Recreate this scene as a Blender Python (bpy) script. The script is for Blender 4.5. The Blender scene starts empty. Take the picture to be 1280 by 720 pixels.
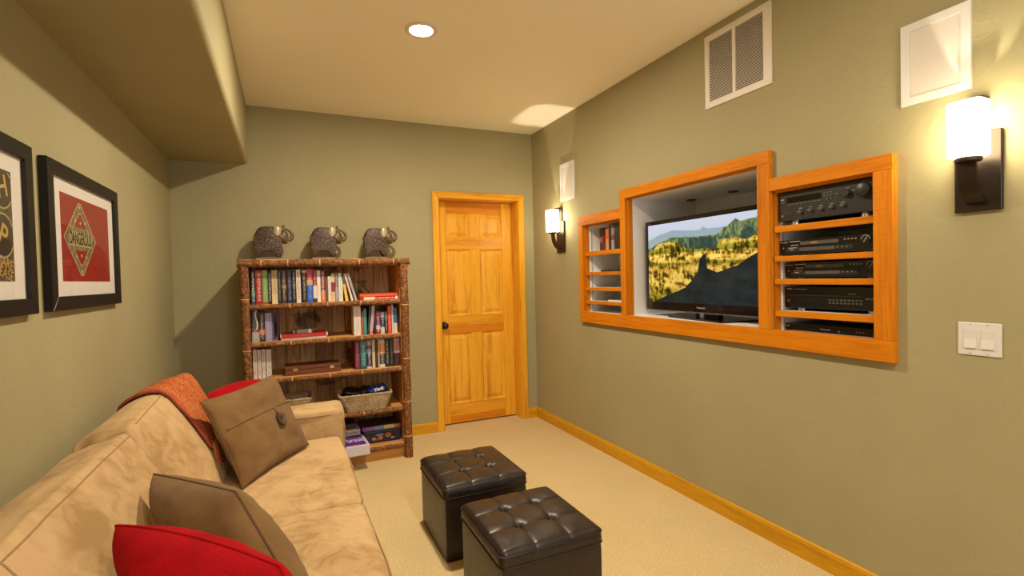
import bpy, bmesh, math, random
from mathutils import Vector, Matrix, noise
from mathutils.bvhtree import BVHTree

random.seed(7)
C = bpy.context.scene.collection
PI = math.pi
SC = bpy.context.scene

# ------------------------------------------------------------------ camera
cam_data = bpy.data.cameras.new('camera')
cam = bpy.data.objects.new('camera', cam_data)
C.objects.link(cam)
YAW, PITCH, ROLL, FPX = 0.42305, -0.02259, -0.02481, 628.56
fw = Vector((math.sin(YAW)*math.cos(PITCH), math.cos(YAW)*math.cos(PITCH), math.sin(PITCH)))
r0 = Vector((math.cos(YAW), -math.sin(YAW), 0))
u0 = r0.cross(fw)
rt = math.cos(ROLL)*r0 + math.sin(ROLL)*u0
up = -math.sin(ROLL)*r0 + math.cos(ROLL)*u0
m = Matrix.Identity(4)
for i in range(3):
    m[i][0], m[i][1], m[i][2] = rt[i], up[i], -fw[i]
m[0][3], m[1][3], m[2][3] = 0, 0, 1.3282
cam.matrix_world = m
cam_data.sensor_width = 36
cam_data.lens = FPX/1280*36
cam_data.clip_start = 0.02
SC.camera = cam

# ------------------------------------------------------------------ world, exposure, ceiling can and added fill lamps
world = bpy.data.worlds.new('world'); SC.world = world
world.use_nodes = True
world.node_tree.nodes['Background'].inputs[0].default_value = (.62, .76, 1, 1)
world.node_tree.nodes['Background'].inputs[1].default_value = 5.0
vs = SC.view_settings
vs.view_transform = 'Standard'; vs.look = 'None'; vs.gamma = 1; vs.use_curve_mapping = False
vs.exposure = 0.16
WARM = (1.0, .85, .65)
CAN_FILL_SPOTS = [(0.70, 2.645), (0.70, 0.15), (0.70, -1.2)]  # first is the visible can; the other two are added fill without fixtures
CAN_FILL_W = [44, 22, 34]
SCONCE_W = 18.0
SHADE_EMIT = 25.0
LENS_EMIT = 40.0
for (cx, cy), w in zip(CAN_FILL_SPOTS, CAN_FILL_W):
    ld = bpy.data.lights.new('can_and_fill_lamp', 'AREA'); ld.shape = 'DISK'; ld.size = .11
    ld.energy = w; ld.color = WARM
    lo = bpy.data.objects.new('can_and_fill_lamp', ld); C.objects.link(lo)
    lo.location = (cx, cy, 2.632)

# ------------------------------------------------------------------ material helpers
def L(r, g, b):   # sRGB 0-255 -> linear
    f = lambda c: (c/255/12.92) if c/255 <= .04045 else ((c/255+.055)/1.055)**2.4
    return (f(r), f(g), f(b), 1)

def base_mat(name, rough=.6, col=(.5, .5, .5, 1), metal=0.0, spec=.5):
    mt = bpy.data.materials.new(name); mt.use_nodes = True
    nt = mt.node_tree; b = nt.nodes['Principled BSDF']
    b.inputs['Base Color'].default_value = col
    b.inputs['Roughness'].default_value = rough
    b.inputs['Metallic'].default_value = metal
    b.inputs['Specular IOR Level'].default_value = spec
    return mt, nt, b

def N(nt, t, **kw):
    n = nt.nodes.new(t)
    for k, v in kw.items():
        setattr(n, k, v)
    return n

def mapping(nt, coord='Object', scale=(1, 1, 1)):
    tc = N(nt, 'ShaderNodeTexCoord'); mp = N(nt, 'ShaderNodeMapping')
    mp.inputs['Scale'].default_value = scale
    nt.links.new(tc.outputs[coord], mp.inputs['Vector'])
    return mp.outputs['Vector']

def world_pos(nt, scale=(1, 1, 1)):
    g = N(nt, 'ShaderNodeNewGeometry'); mp = N(nt, 'ShaderNodeMapping')
    mp.inputs['Scale'].default_value = scale
    nt.links.new(g.outputs['Position'], mp.inputs['Vector'])
    return mp.outputs['Vector']

def noise_tex(nt, vec, scale, detail=3, rough=.55, dist=0):
    n = N(nt, 'ShaderNodeTexNoise')
    n.inputs['Scale'].default_value = scale; n.inputs['Detail'].default_value = detail
    n.inputs['Roughness'].default_value = rough; n.inputs['Distortion'].default_value = dist
    nt.links.new(vec, n.inputs['Vector'])
    return n.outputs['Fac']

def ramp(nt, fac, stops, interp='LINEAR'):
    r = N(nt, 'ShaderNodeValToRGB'); cr = r.color_ramp; cr.interpolation = interp
    while len(cr.elements) < len(stops):
        cr.elements.new(.5)
    for e, (p, c) in zip(cr.elements, stops):
        e.position = p; e.color = c
    nt.links.new(fac, r.inputs['Fac'])
    return r.outputs['Color']

def bump(nt, b, h, strength=.3, dist=.005):
    bp = N(nt, 'ShaderNodeBump'); bp.inputs['Strength'].default_value = strength
    bp.inputs['Distance'].default_value = dist
    nt.links.new(h, bp.inputs['Height']); nt.links.new(bp.outputs['Normal'], b.inputs['Normal'])
    return bp

def mix(nt, fac, a, bb, typ='MIX'):
    mx = N(nt, 'ShaderNodeMix', data_type='RGBA', blend_type=typ)
    for sock, v in ((mx.inputs[0], fac), (mx.inputs[6], a), (mx.inputs[7], bb)):
        if hasattr(v, 'is_linked'):
            nt.links.new(v, sock)
        else:
            sock.default_value = v
    return mx.outputs[2]

def math_n(nt, op, a, bb=0.0):
    mn = N(nt, 'ShaderNodeMath', operation=op)
    for s, v in ((mn.inputs[0], a), (mn.inputs[1], bb)):
        if hasattr(v, 'is_linked'):
            nt.links.new(v, s)
        else:
            s.default_value = v
    return mn.outputs[0]

def plain(name, col, rough=.5, metal=0.0, spec=.5):
    return base_mat(name, rough, col, metal, spec)[0]

def plaster(name, col, col2):
    mt, nt, b = base_mat(name, .75, col, spec=.25)
    v = world_pos(nt)
    big = noise_tex(nt, v, 1.6, 3)
    nt.links.new(ramp(nt, big, [(.3, col), (.7, col2)]), b.inputs['Base Color'])
    n1 = noise_tex(nt, v, 7, 5, .6, 1.2)
    trowel = ramp(nt, n1, [(.44, (0, 0, 0, 1)), (.50, (1, 1, 1, 1)), (.62, (.9, .9, .9, 1))])
    n2 = noise_tex(nt, v, 60, 3)
    h = mix(nt, .12, trowel, n2)
    bump(nt, b, h, .16, .004)
    return mt

def wood(name, light, dark, axis='Z', scale=1.0, rough=.42, ring=9.0, saw=0.0, tone=0.0):
    mt, nt, b = base_mat(name, rough, spec=.15 if saw else .3)
    sc = {'X': (.6, 9, 9), 'Y': (9, .6, 9), 'Z': (9, 9, .6)}[axis]
    v = world_pos(nt, tuple(s*scale for s in sc))
    n1 = noise_tex(nt, v, ring*.28, 4, .6, .5)
    n2 = noise_tex(nt, v, ring*1.6, 3)
    f = mix(nt, .35, n1, n2)
    col = ramp(nt, f, [(.34, dark), (.52, light), (.72, tuple(min(1, c*1.12) for c in light[:3])+(1,))])
    if tone:
        oi = N(nt, 'ShaderNodeObjectInfo')
        col = mix(nt, tone, col, ramp(nt, oi.outputs['Random'], [(0, (.55, .45, .35, 1)), (.5, (1, 1, 1, 1)), (1, (1.25, 1.1, .9, 1))]), 'MULTIPLY')
    nt.links.new(col, b.inputs['Base Color'])
    h = f
    if saw:
        w = N(nt, 'ShaderNodeTexWave', wave_type='BANDS', bands_direction={'X': 'X', 'Y': 'Y', 'Z': 'Z'}[axis])
        w.inputs['Scale'].default_value = 34; w.inputs['Distortion'].default_value = 2.5
        w.inputs['Detail'].default_value = 2
        nt.links.new(world_pos(nt), w.inputs['Vector'])
        h = mix(nt, saw, f, w.outputs['Color'])
    bump(nt, b, h, .25, .002)
    return mt

# ------------------------------------------------------------------ materials
M = {}
M['wall'] = plaster('sage_plaster', (.345, .312, .172, 1), (.382, .344, .193, 1))
M['ceiling'] = plaster('cream_ceiling', (.91, .86, .68, 1), (.93, .88, .70, 1))

def carpet():
    mt, nt, b = base_mat('carpet', .95, spec=.1)
    v = world_pos(nt)
    n1 = noise_tex(nt, v, 260, 2); n2 = noise_tex(nt, v, 90, 4); n3 = noise_tex(nt, v, 3, 3)
    f = mix(nt, .5, n1, n2)
    c = ramp(nt, f, [(.30, (.50, .375, .17, 1)), (.50, (.655, .50, .245, 1)), (.70, (.78, .62, .35, 1))])
    c = mix(nt, .25, c, ramp(nt, n3, [(.35, (.8, .8, .8, 1)), (.65, (1, 1, 1, 1))]), 'MULTIPLY')
    nt.links.new(c, b.inputs['Base Color'])
    bump(nt, b, f, .8, .006)
    b.inputs['Sheen Weight'].default_value = .15
    return mt
M['carpet'] = carpet()
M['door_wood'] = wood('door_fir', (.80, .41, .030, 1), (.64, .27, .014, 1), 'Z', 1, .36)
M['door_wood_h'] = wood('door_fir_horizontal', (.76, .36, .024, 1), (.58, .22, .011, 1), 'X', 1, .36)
M['panel_wood'] = wood('door_panel_fir', (.82, .43, .040, 1), (.58, .22, .012, 1), 'Z', .8, .36, 12)
M['base_wood_y'] = wood('baseboard_fir', (.62, .32, .010, 1), (.47, .21, .006, 1), 'Y', 1, .4)
M['base_wood_x'] = wood('baseboard_fir_x', (.64, .33, .012, 1), (.49, .22, .007, 1), 'X', 1, .4)
M['saw_y'] = wood('sawn_fir_y', (.63, .21, .007, 1), (.46, .128, .004, 1), 'Y', 1, .55, 9, .75)
M['saw_z'] = wood('sawn_fir_z', (.63, .21, .007, 1), (.46, .128, .004, 1), 'Z', 1, .55, 9, .75)
M['niche_white'] = plain('niche_white', (.85, .85, .84, 1), .5)
M['white_plastic'] = plain('white_plastic', (.70, .69, .67, 1), .4)
M['white_metal'] = plain('white_metal', (.74, .68, .58, 1), .45)
M['grille'] = None
M['dark_slot'] = plain('dark_slot', (.02, .017, .012, 1), .8)
M['bronze'] = plain('dark_bronze', (.045, .033, .024, 1), .38, .75)
M['black_plastic'] = plain('black_plastic', (.012, .011, .011, 1), .32)
M['gloss_black'] = plain('gloss_black', (.008, .007, .007, 1), .08)
M['charcoal_metal'] = plain('charcoal_metal', (.035, .033, .032, 1), .38, .4)
M['grey_plastic'] = plain('grey_plastic', (.09, .085, .08, 1), .4)
M['silver'] = plain('silver', (.62, .60, .57, 1), .25, 1.0)
M['silver_print'] = plain('silver_print', (.45, .43, .40, 1), .5)
M['gold_print'] = plain('gold_print', (.65, .36, .06, 1), .5)
M['red_print'] = plain('red_print', (.40, .10, .05, 1), .5)
M['display'] = plain('display_glass', (.012, .010, .006, 1), .12)
M['frame_black'] = plain('frame_black', (.009, .007, .006, 1), .4, 0, .3)
M['mat_board'] = plain('mat_board', (.74, .70, .66, 1), .8)
M['paper'] = plain('paper', (.66, .58, .42, 1), .9)

def grille_mat():
    mt, nt, b = base_mat('speaker_grille', .6, (.66, .62, .56, 1))
    v = world_pos(nt, (700, 700, 700))
    n = N(nt, 'ShaderNodeTexVoronoi'); n.inputs['Scale'].default_value = 1.0
    nt.links.new(v, n.inputs['Vector'])
    nt.links.new(ramp(nt, n.outputs['Distance'], [(.1, (.45, .42, .38, 1)), (.5, (.70, .66, .60, 1))]), b.inputs['Base Color'])
    return mt
M['grille'] = grille_mat()

def emit_mat(name, col, strength):
    mt = bpy.data.materials.new(name); mt.use_nodes = True
    nt = mt.node_tree; nt.nodes.clear()
    e = N(nt, 'ShaderNodeEmission'); o = N(nt, 'ShaderNodeOutputMaterial')
    e.inputs[0].default_value = col; e.inputs[1].default_value = strength
    nt.links.new(e.outputs[0], o.inputs[0])
    return mt
M['lens'] = emit_mat('lit_lens', (1, .88, .68, 1), LENS_EMIT)
M['shade'] = emit_mat('lit_glass_shade', (1, .82, .53, 1), SHADE_EMIT)

def glass_pane():
    mt = bpy.data.materials.new('picture_glass'); mt.use_nodes = True
    nt = mt.node_tree; nt.nodes.clear()
    t = N(nt, 'ShaderNodeBsdfTransparent'); g = N(nt, 'ShaderNodeBsdfGlossy'); f = N(nt, 'ShaderNodeFresnel')
    g.inputs['Roughness'].default_value = .02; f.inputs['IOR'].default_value = 1.45
    ms = N(nt, 'ShaderNodeMixShader'); o = N(nt, 'ShaderNodeOutputMaterial')
    gm = N(nt, 'ShaderNodeNewGeometry')
    front = math_n(nt, 'SUBTRACT', 1.0, gm.outputs['Backfacing'])
    nt.links.new(math_n(nt, 'MULTIPLY', f.outputs[0], front), ms.inputs[0]); nt.links.new(t.outputs[0], ms.inputs[1]); nt.links.new(g.outputs[0], ms.inputs[2])
    nt.links.new(ms.outputs[0], o.inputs[0])
    return mt
M['pane'] = glass_pane()

def suede():
    mt, nt, b = base_mat('tan_suede', .85, spec=.2)
    v = world_pos(nt, (1, 1, 1))
    n1 = noise_tex(nt, v, 11, 6, .62, 1.1); n2 = noise_tex(nt, v, 160, 2); n0 = noise_tex(nt, v, 3.2, 3, .5, .3)
    f = mix(nt, .5, n1, n0)
    c = ramp(nt, f, [(.38, (.36, .225, .095, 1)), (.465, (.47, .31, .145, 1)), (.56, (.55, .375, .19, 1))])
    nt.links.new(c, b.inputs['Base Color'])
    h = mix(nt, .7, n1, n2)
    bump(nt, b, h, .25, .003)
    b.inputs['Sheen Weight'].default_value = .1; b.inputs['Sheen Roughness'].default_value = .4
    b.inputs['Sheen Tint'].default_value = (1, .85, .65, 1)
    return mt
M['suede'] = suede()
M['suede_seam'] = plain('suede_seam', (.33, .205, .095, 1), .9)

def fabric(name, c1, c2, weave=420, wrinkle=9, sheen=.1):
    mt, nt, b = base_mat(name, .9, spec=.15)
    v = mapping(nt, 'Object')
    n1 = noise_tex(nt, v, weave, 2); n2 = noise_tex(nt, v, wrinkle, 4, .5, .6)
    c = ramp(nt, mix(nt, .5, n1, n2), [(.38, c1), (.62, c2)])
    nt.links.new(c, b.inputs['Base Color'])
    bump(nt, b, mix(nt, .75, n1, n2), .35, .004)
    b.inputs['Sheen Weight'].default_value = sheen
    return mt
M['brown_fabric'] = fabric('brown_linen', (.150, .080, .028, 1), (.215, .122, .048, 1))
M['red_fabric'] = fabric('red_velour', (.28, .001, .004, 1), (.42, .003, .008, 1), 300, 7, .0)
M['pillow_piping'] = plain('pillow_piping', (.13, .075, .032, 1), .9)
M['red_piping'] = plain('red_piping', (.36, .004, .007, 1), .9)

def throw_mat():
    mt, nt, b = base_mat('throw_weave', .95, spec=.1)
    v = mapping(nt, 'Object', (1, 1, 1))
    uv = N(nt, 'ShaderNodeUVMap')
    mp = N(nt, 'ShaderNodeMapping'); mp.inputs['Scale'].default_value = (26, 1.6, 1)
    nt.links.new(uv.outputs[0], mp.inputs['Vector'])
    n1 = noise_tex(nt, mp.outputs['Vector'], 1.0, 4, .6)
    mp2 = N(nt, 'ShaderNodeMapping'); mp2.inputs['Scale'].default_value = (120, 60, 1)
    nt.links.new(uv.outputs[0], mp2.inputs['Vector'])
    n2 = noise_tex(nt, mp2.outputs['Vector'], 1.0, 2)
    c = ramp(nt, mix(nt, .45, n1, n2), [(.40, (.26, .020, .010, 1)), (.45, (.46, .055, .018, 1)), (.485, (.46, .11, .03, 1)), (.515, (.62, .33, .12, 1)), (.545, (.48, .10, .028, 1)), (.61, (.34, .030, .014, 1))])
    nt.links.new(c, b.inputs['Base Color'])
    bump(nt, b, n2, .7, .006)
    return mt
M['throw'] = throw_mat()
M['fringe'] = fabric('fringe_yarn', (.45, .08, .02, 1), (.62, .26, .06, 1), 60, 90)

def leather():
    mt, nt, b = base_mat('dark_leather', .33, spec=.5)
    v = world_pos(nt)
    n1 = noise_tex(nt, v, 26, 4); vo = N(nt, 'ShaderNodeTexVoronoi'); vo.inputs['Scale'].default_value = 380
    nt.links.new(v, vo.inputs['Vector'])
    nt.links.new(ramp(nt, n1, [(.35, (.015, .009, .0075, 1)), (.65, (.023, .014, .011, 1))]), b.inputs['Base Color'])
    nt.links.new(math_n(nt, 'ADD', math_n(nt, 'MULTIPLY', n1, .22), .26), b.inputs['Roughness'])
    bump(nt, b, mix(nt, .3, vo.outputs['Distance'], n1), .12, .002)
    return mt
M['leather'] = leather()

def bark():
    mt, nt, b = base_mat('log_bark', .7, spec=.3)
    v = world_pos(nt)
    n1 = noise_tex(nt, v, 55, 5, .65); n2 = noise_tex(nt, v, 14, 3)
    c = ramp(nt, n1, [(.30, (.05, .020, .009, 1)), (.46, (.18, .068, .022, 1)), (.58, (.30, .125, .038, 1)), (.70, (.55, .33, .14, 1))])
    c = mix(nt, .5, c, ramp(nt, n2, [(.35, (.55, .5, .45, 1)), (.65, (1, 1, 1, 1))]), 'MULTIPLY')
    nt.links.new(c, b.inputs['Base Color'])
    bump(nt, b, n1, .6, .005)
    return mt
M['bark'] = bark()
M['log_ring'] = plain('log_ring', (.62, .34, .12, 1), .6)

def reclaimed():
    mt, nt, b = base_mat('reclaimed_board', .65, spec=.25)
    v = world_pos(nt, (14, 14, 1.2)); v2 = world_pos(nt)
    n1 = noise_tex(nt, v, 4, 4, .6, .4); n2 = noise_tex(nt, v2, 5.5, 4, .6, .8)
    oi = N(nt, 'ShaderNodeObjectInfo')
    c = ramp(nt, n1, [(.33, (.42, .23, .09, 1)), (.52, (.70, .43, .18, 1)), (.70, (.82, .55, .27, 1))])
    tone = ramp(nt, oi.outputs['Random'], [(0, (.60, .48, .40, 1)), (.35, (.85, .75, .65, 1)), (.7, (1.0, 1.0, 1.0, 1)), (1, (1.3, 1.2, 1.0, 1))])
    c = mix(nt, .9, c, tone, 'MULTIPLY')
    stain = ramp(nt, n2, [(.57, (0, 0, 0, 1)), (.67, (1, 1, 1, 1))])
    c = mix(nt, math_n(nt, 'MULTIPLY', stain, .8), c, (.035, .026, .020, 1))
    nt.links.new(c, b.inputs['Base Color'])
    bump(nt, b, n1, .3, .003)
    return mt
M['plank'] = reclaimed()
M['shelf_wood'] = wood('shelf_pine', (.62, .32, .09, 1), (.42, .18, .04, 1), 'X', 1, .5)
M['shelf_side'] = wood('shelf_side_pine', (.54, .27, .08, 1), (.34, .15, .035, 1), 'Z', 1, .5)

def iron_scroll():
    mt, nt, b = base_mat('pierced_iron', .5, metal=.25)
    v = mapping(nt, 'Object')
    vo = N(nt, 'ShaderNodeTexVoronoi', feature='DISTANCE_TO_EDGE'); vo.inputs['Scale'].default_value = 85
    nt.links.new(v, vo.inputs['Vector'])
    vo2 = N(nt, 'ShaderNodeTexVoronoi'); vo2.inputs['Scale'].default_value = 24
    nt.links.new(v, vo2.inputs['Vector'])
    c1 = ramp(nt, vo.outputs['Distance'], [(.02, (.17, .105, .062, 1)), (.08, (.055, .032, .024, 1)), (.14, (.008, .004, .006, 1))])
    c = mix(nt, ramp(nt, vo2.outputs['Distance'], [(.18, (.55, .55, .55, 1)), (.26, (0, 0, 0, 1))]), c1, (.16, .11, .065, 1))
    nt.links.new(c, b.inputs['Base Color'])
    bump(nt, b, vo.outputs['Distance'], -.6, .004)
    return mt
M['iron'] = iron_scroll()
M['iron_plain'] = plain('aged_iron', (.13, .092, .048, 1), .45, .35)
M['ear_metal'] = plain('ear_metal', (.50, .42, .27, 1), .35, .35)
M['iron_base'] = plain('iron_base', (.20, .145, .085, 1), .6, .3)

def rope():
    mt, nt, b = base_mat('seagrass_rope', .9, spec=.1)
    v = world_pos(nt, (1, 1, 1.3))
    n = noise_tex(nt, v, 110, 3); n2 = noise_tex(nt, v, 12, 3)
    c = ramp(nt, mix(nt, .35, n, n2), [(.34, (.20, .135, .065, 1)), (.5, (.42, .31, .18, 1)), (.66, (.60, .47, .30, 1))])
    nt.links.new(c, b.inputs['Base Color'])
    bump(nt, b, n, .8, .006)
    return mt
M['rope'] = rope()

# ------------------------------------------------------------------ mesh helpers
WLOC = {}
def wloc(o):
    p = Vector((0, 0, 0))
    while o is not None:
        p += o.location; o = o.parent
    return p

def obj(name, bm, mat, parent=None, smooth=False, auto=None):
    """links bm (built in world coordinates) as ONE mesh object"""
    me = bpy.data.meshes.new(name)
    if parent is None:
        xs = [v.co.x for v in bm.verts]; ys = [v.co.y for v in bm.verts]; zs = [v.co.z for v in bm.verts]
        base = Vector(((min(xs)+max(xs))/2, (min(ys)+max(ys))/2, min(zs)))
    else:
        base = wloc(parent)
    bmesh.ops.translate(bm, verts=bm.verts, vec=-base)
    bmesh.ops.recalc_face_normals(bm, faces=bm.faces)
    if smooth:
        for f in bm.faces: f.smooth = True
        if auto is not None:
            for e in bm.edges:
                if len(e.link_faces) == 2 and e.calc_face_angle(0) > auto: e.smooth = False
    bm.to_mesh(me); bm.free()
    o = bpy.data.objects.new(name, me); C.objects.link(o)
    if mat is not None:
        for mm in (mat if isinstance(mat, (list, tuple)) else [mat]): me.materials.append(mm)
    if parent is None: o.location = base
    else: o.parent = parent
    return o

def thing(name, label, cat, loc, group=None):
    o = bpy.data.objects.new(name, None); C.objects.link(o)
    o.empty_display_size = .05
    o.location = loc; o['label'] = label; o['category'] = cat
    if group: o['group'] = group
    return o

def tag(o, label, cat, group=None):
    o['label'] = label; o['category'] = cat
    if group: o['group'] = group
    return o

def struct(o):
    o['kind'] = 'structure'; return o

def nb(): return bmesh.new()

def box(bm, x0, x1, y0, y1, z0, z1, bev=0.0, seg=2, mtx=None):
    r = bmesh.ops.create_cube(bm, size=1)
    vs_ = r['verts']
    for v in vs_:
        v.co = Vector((x0+(v.co.x+.5)*(x1-x0), y0+(v.co.y+.5)*(y1-y0), z0+(v.co.z+.5)*(z1-z0)))
    if bev > 0:
        es = list({e for v in vs_ for e in v.link_edges})
        rr = bmesh.ops.bevel(bm, geom=es, offset=bev, segments=seg, profile=.5, affect='EDGES')
        vs_ = list({v for f in rr['faces'] for v in f.verts} | {v for v in vs_ if v.is_valid})
    if mtx is not None:
        bmesh.ops.transform(bm, matrix=mtx, verts=vs_)
    return vs_

def bbox_obj(name, mat, parent, x0, x1, y0, y1, z0, z1, bev=0.0, seg=2, mtx=None, smooth=False):
    bm = nb(); box(bm, x0, x1, y0, y1, z0, z1, bev, seg, mtx)
    return obj(name, bm, mat, parent, smooth)

def tube(bm, pts, rad, sides=10, closed=False, caps=True, wob=0.0, seed=0):
    pts = [Vector(p) for p in pts]; n = len(pts)
    rads = rad if isinstance(rad, (list, tuple)) else [rad]*n
    prev = None; rings = []
    for i, p in enumerate(pts):
        a = pts[(i-1) % n] if (closed or i > 0) else p
        c = pts[(i+1) % n] if (closed or i < n-1) else p
        t = (c-a).normalized()
        if prev is None:
            ref = Vector((0, 0, 1)) if abs(t.z) < .9 else Vector((1, 0, 0))
            nrm = t.cross(ref).normalized()
        else:
            nrm = (prev - t*prev.dot(t)).normalized()
        prev = nrm; bn = t.cross(nrm)
        ring = []
        for k in range(sides):
            a_ = 2*PI*k/sides
            d = nrm*math.cos(a_)+bn*math.sin(a_)
            rr = rads[i]
            if wob: rr *= 1+wob*noise.noise(Vector((p.x*23+seed, p.y*23+k*.6, p.z*23)))
            ring.append(bm.verts.new(p+d*rr))
        rings.append(ring)
    m_ = n if closed else n-1
    for i in range(m_):
        A, B = rings[i], rings[(i+1) % n]
        for k in range(sides):
            bm.faces.new((A[k], A[(k+1) % sides], B[(k+1) % sides], B[k]))
    if caps and not closed:
        bm.faces.new(rings[0][::-1]); bm.faces.new(rings[-1])

def cyl(bm, c, axis, r0_, r1_, length, sides=24):
    c = Vector(c); a = Vector(axis).normalized()
    tube(bm, [c, c+a*length], [r0_, r1_], sides)

def lathe(bm, c, axis, prof, sides=24):
    c = Vector(c); a = Vector(axis).normalized()
    ref = Vector((0, 0, 1)) if abs(a.z) < .9 else Vector((1, 0, 0))
    u = a.cross(ref).normalized(); w = a.cross(u)
    rings = []
    for r, h in prof:
        if r < 1e-6: rings.append([bm.verts.new(c+a*h)])
        else: rings.append([bm.verts.new(c+a*h+(u*math.cos(2*PI*k/sides)+w*math.sin(2*PI*k/sides))*r) for k in range(sides)])
    for A, B in zip(rings, rings[1:]):
        if len(A) == 1 and len(B) == 1: continue
        for k in range(sides):
            k2 = (k+1) % sides
            if len(A) == 1: bm.faces.new((A[0], B[k], B[k2]))
            elif len(B) == 1: bm.faces.new((A[k], B[0], A[k2]))
            else: bm.faces.new((A[k], A[k2], B[k2], B[k]))

def poly(bm, pts, thick_vec):
    """extruded polygon"""
    t = Vector(thick_vec)
    a = [bm.verts.new(Vector(p)) for p in pts]; b = [bm.verts.new(Vector(p)+t) for p in pts]
    bm.faces.new(a); bm.faces.new(b[::-1])
    n = len(a)
    for i in range(n): bm.faces.new((a[i], b[i], b[(i+1) % n], a[(i+1) % n]))

def unit_soft(n=14, r=.18, puff=(0, 0, 0), flat=None, wr=0.0, wscale=2.0, seed=0, size=(1, 1, 1)):
    """softened cube in [-1,1]^3 with rounded edges and puffed faces; returns bmesh"""
    bm = bmesh.new()
    bmesh.ops.create_cube(bm, size=2)
    bmesh.ops.subdivide_edges(bm, edges=bm.edges, cuts=n, use_grid_fill=True)
    sz = Vector(size)
    for v in bm.verts:
        p = v.co.copy()
        # crowd the vertices towards the edges
        q = Vector([math.copysign(abs(c)**.75, c) for c in p])
        w = Vector((q.x*sz.x, q.y*sz.y, q.z*sz.z))
        inner = Vector([max(-(s-r), min(s-r, c)) for c, s in zip(w, sz)])
        d = w-inner
        if d.length > 1e-9: w = inner+d.normalized()*r*min(1, max(abs(d.x), abs(d.y), abs(d.z))/r)
        for ax in range(3):
            if abs(p[ax]) > .999:
                o1, o2 = [i for i in range(3) if i != ax]
                w[ax] += math.copysign(puff[ax]*(1-q[o1]**2)*(1-q[o2]**2), p[ax])
        if wr:
            nz = noise.noise_vector(Vector((w.x, w.y, w.z))*wscale+Vector((seed*7.3, seed*3.1, 0)))
            w += nz*wr
        v.co = w
    return bm

def soft_box(x0, x1, y0, y1, z0, z1, r=.04, puff=(.01, .01, .01), n=14, wr=.004, wscale=7, seed=0):
    sz = ((x1-x0)/2, (y1-y0)/2, (z1-z0)/2)
    bm = unit_soft(n, r, puff, None, wr, wscale, seed, sz)
    bmesh.ops.translate(bm, verts=bm.verts, vec=Vector(((x0+x1)/2, (y0+y1)/2, (z0+z1)/2)))
    return bm

def text_mesh(s, size, extr=.0008, align='CENTER', bold=0.0):
    cu = bpy.data.curves.new('lettering', 'FONT'); cu.body = s; cu.size = size; cu.extrude = extr
    cu.offset = bold
    cu.align_x = align; cu.align_y = 'CENTER'
    o = bpy.data.objects.new('lettering', cu); C.objects.link(o)
    dg = bpy.context.evaluated_depsgraph_get(); dg.update()
    me = bpy.data.meshes.new_from_object(o.evaluated_get(dg))
    bpy.data.objects.remove(o); bpy.data.curves.remove(cu)
    return me

def text(name, s, size, origin, xdir, ydir, mat, parent, width=None, extr=.0006, rot=0.0, align='CENTER', bold=0.0):
    me = text_mesh(s, size, extr, align, bold)
    bm = nb(); bm.from_mesh(me); bpy.data.meshes.remove(me)
    X = Vector(xdir).normalized(); Y = Vector(ydir).normalized(); Z = X.cross(Y)
    if width:
        w = max(v.co.x for v in bm.verts)-min(v.co.x for v in bm.verts)
        k = width/w
        for v in bm.verts: v.co.x *= k
    cs, sn = math.cos(rot), math.sin(rot)
    for v in bm.verts:
        x, y, z = v.co.x*cs-v.co.y*sn, v.co.x*sn+v.co.y*cs, v.co.z
        v.co = Vector(origin)+X*x+Y*y+Z*z
    return obj(name, bm, mat, parent)

# ------------------------------------------------------------------ the room
XL, XR, YB, YF, H = -.726, 2.139, 4.228, -1.9, 2.65
SOF_X, SOF_Z = -.2255, 2.211

def grid_wall(bm, us, vs2, hole, pt, thick):
    """flat wall with openings, real thickness behind"""
    cache = {}
    def V(i, j):
        if (i, j) not in cache: cache[(i, j)] = bm.verts.new(pt(us[i], vs2[j]))
        return cache[(i, j)]
    fs = []
    for i in range(len(us)-1):
        for j in range(len(vs2)-1):
            if hole((us[i]+us[i+1])/2, (vs2[j]+vs2[j+1])/2): continue
            fs.append(bm.faces.new((V(i, j), V(i+1, j), V(i+1, j+1), V(i, j+1))))
    r = bmesh.ops.extrude_face_region(bm, geom=fs)
    bmesh.ops.translate(bm, verts=[e for e in r['geom'] if isinstance(e, bmesh.types.BMVert)], vec=Vector(thick))

bm = nb(); box(bm, XL-.1, XR+.9, YF-.1, YB+.5, -.08, 0); struct(obj('floor', bm, M['carpet']))
bm = nb(); box(bm, XL-.1, XR+.1, YF-.1, YB+.1, H, H+.08); struct(obj('ceiling', bm, M['ceiling']))
bm = nb(); box(bm, XL-.1, XL, YF-.1, YB, 0, H); struct(obj('wall_left', bm, M['wall']))

# media openings in the right wall (left cubby, screen niche, component bay)
OPEN = [(2.86, 3.34, 1.035, 1.708), (1.752, 2.80, 1.035, 1.845), (1.215, 1.676, 1.03, 1.703)]
bm = nb()
ys = sorted({YF, YB+.1} | {o[0] for o in OPEN} | {o[1] for o in OPEN})
zs = sorted({0, H} | {o[2] for o in OPEN} | {o[3] for o in OPEN})
grid_wall(bm, ys, zs, lambda y, z: any(o[0] < y < o[1] and o[2] < z < o[3] for o in OPEN),
          lambda y, z: Vector((XR, y, z)), (.09, 0, 0))
struct(obj('wall_right', bm, M['wall']))
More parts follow.
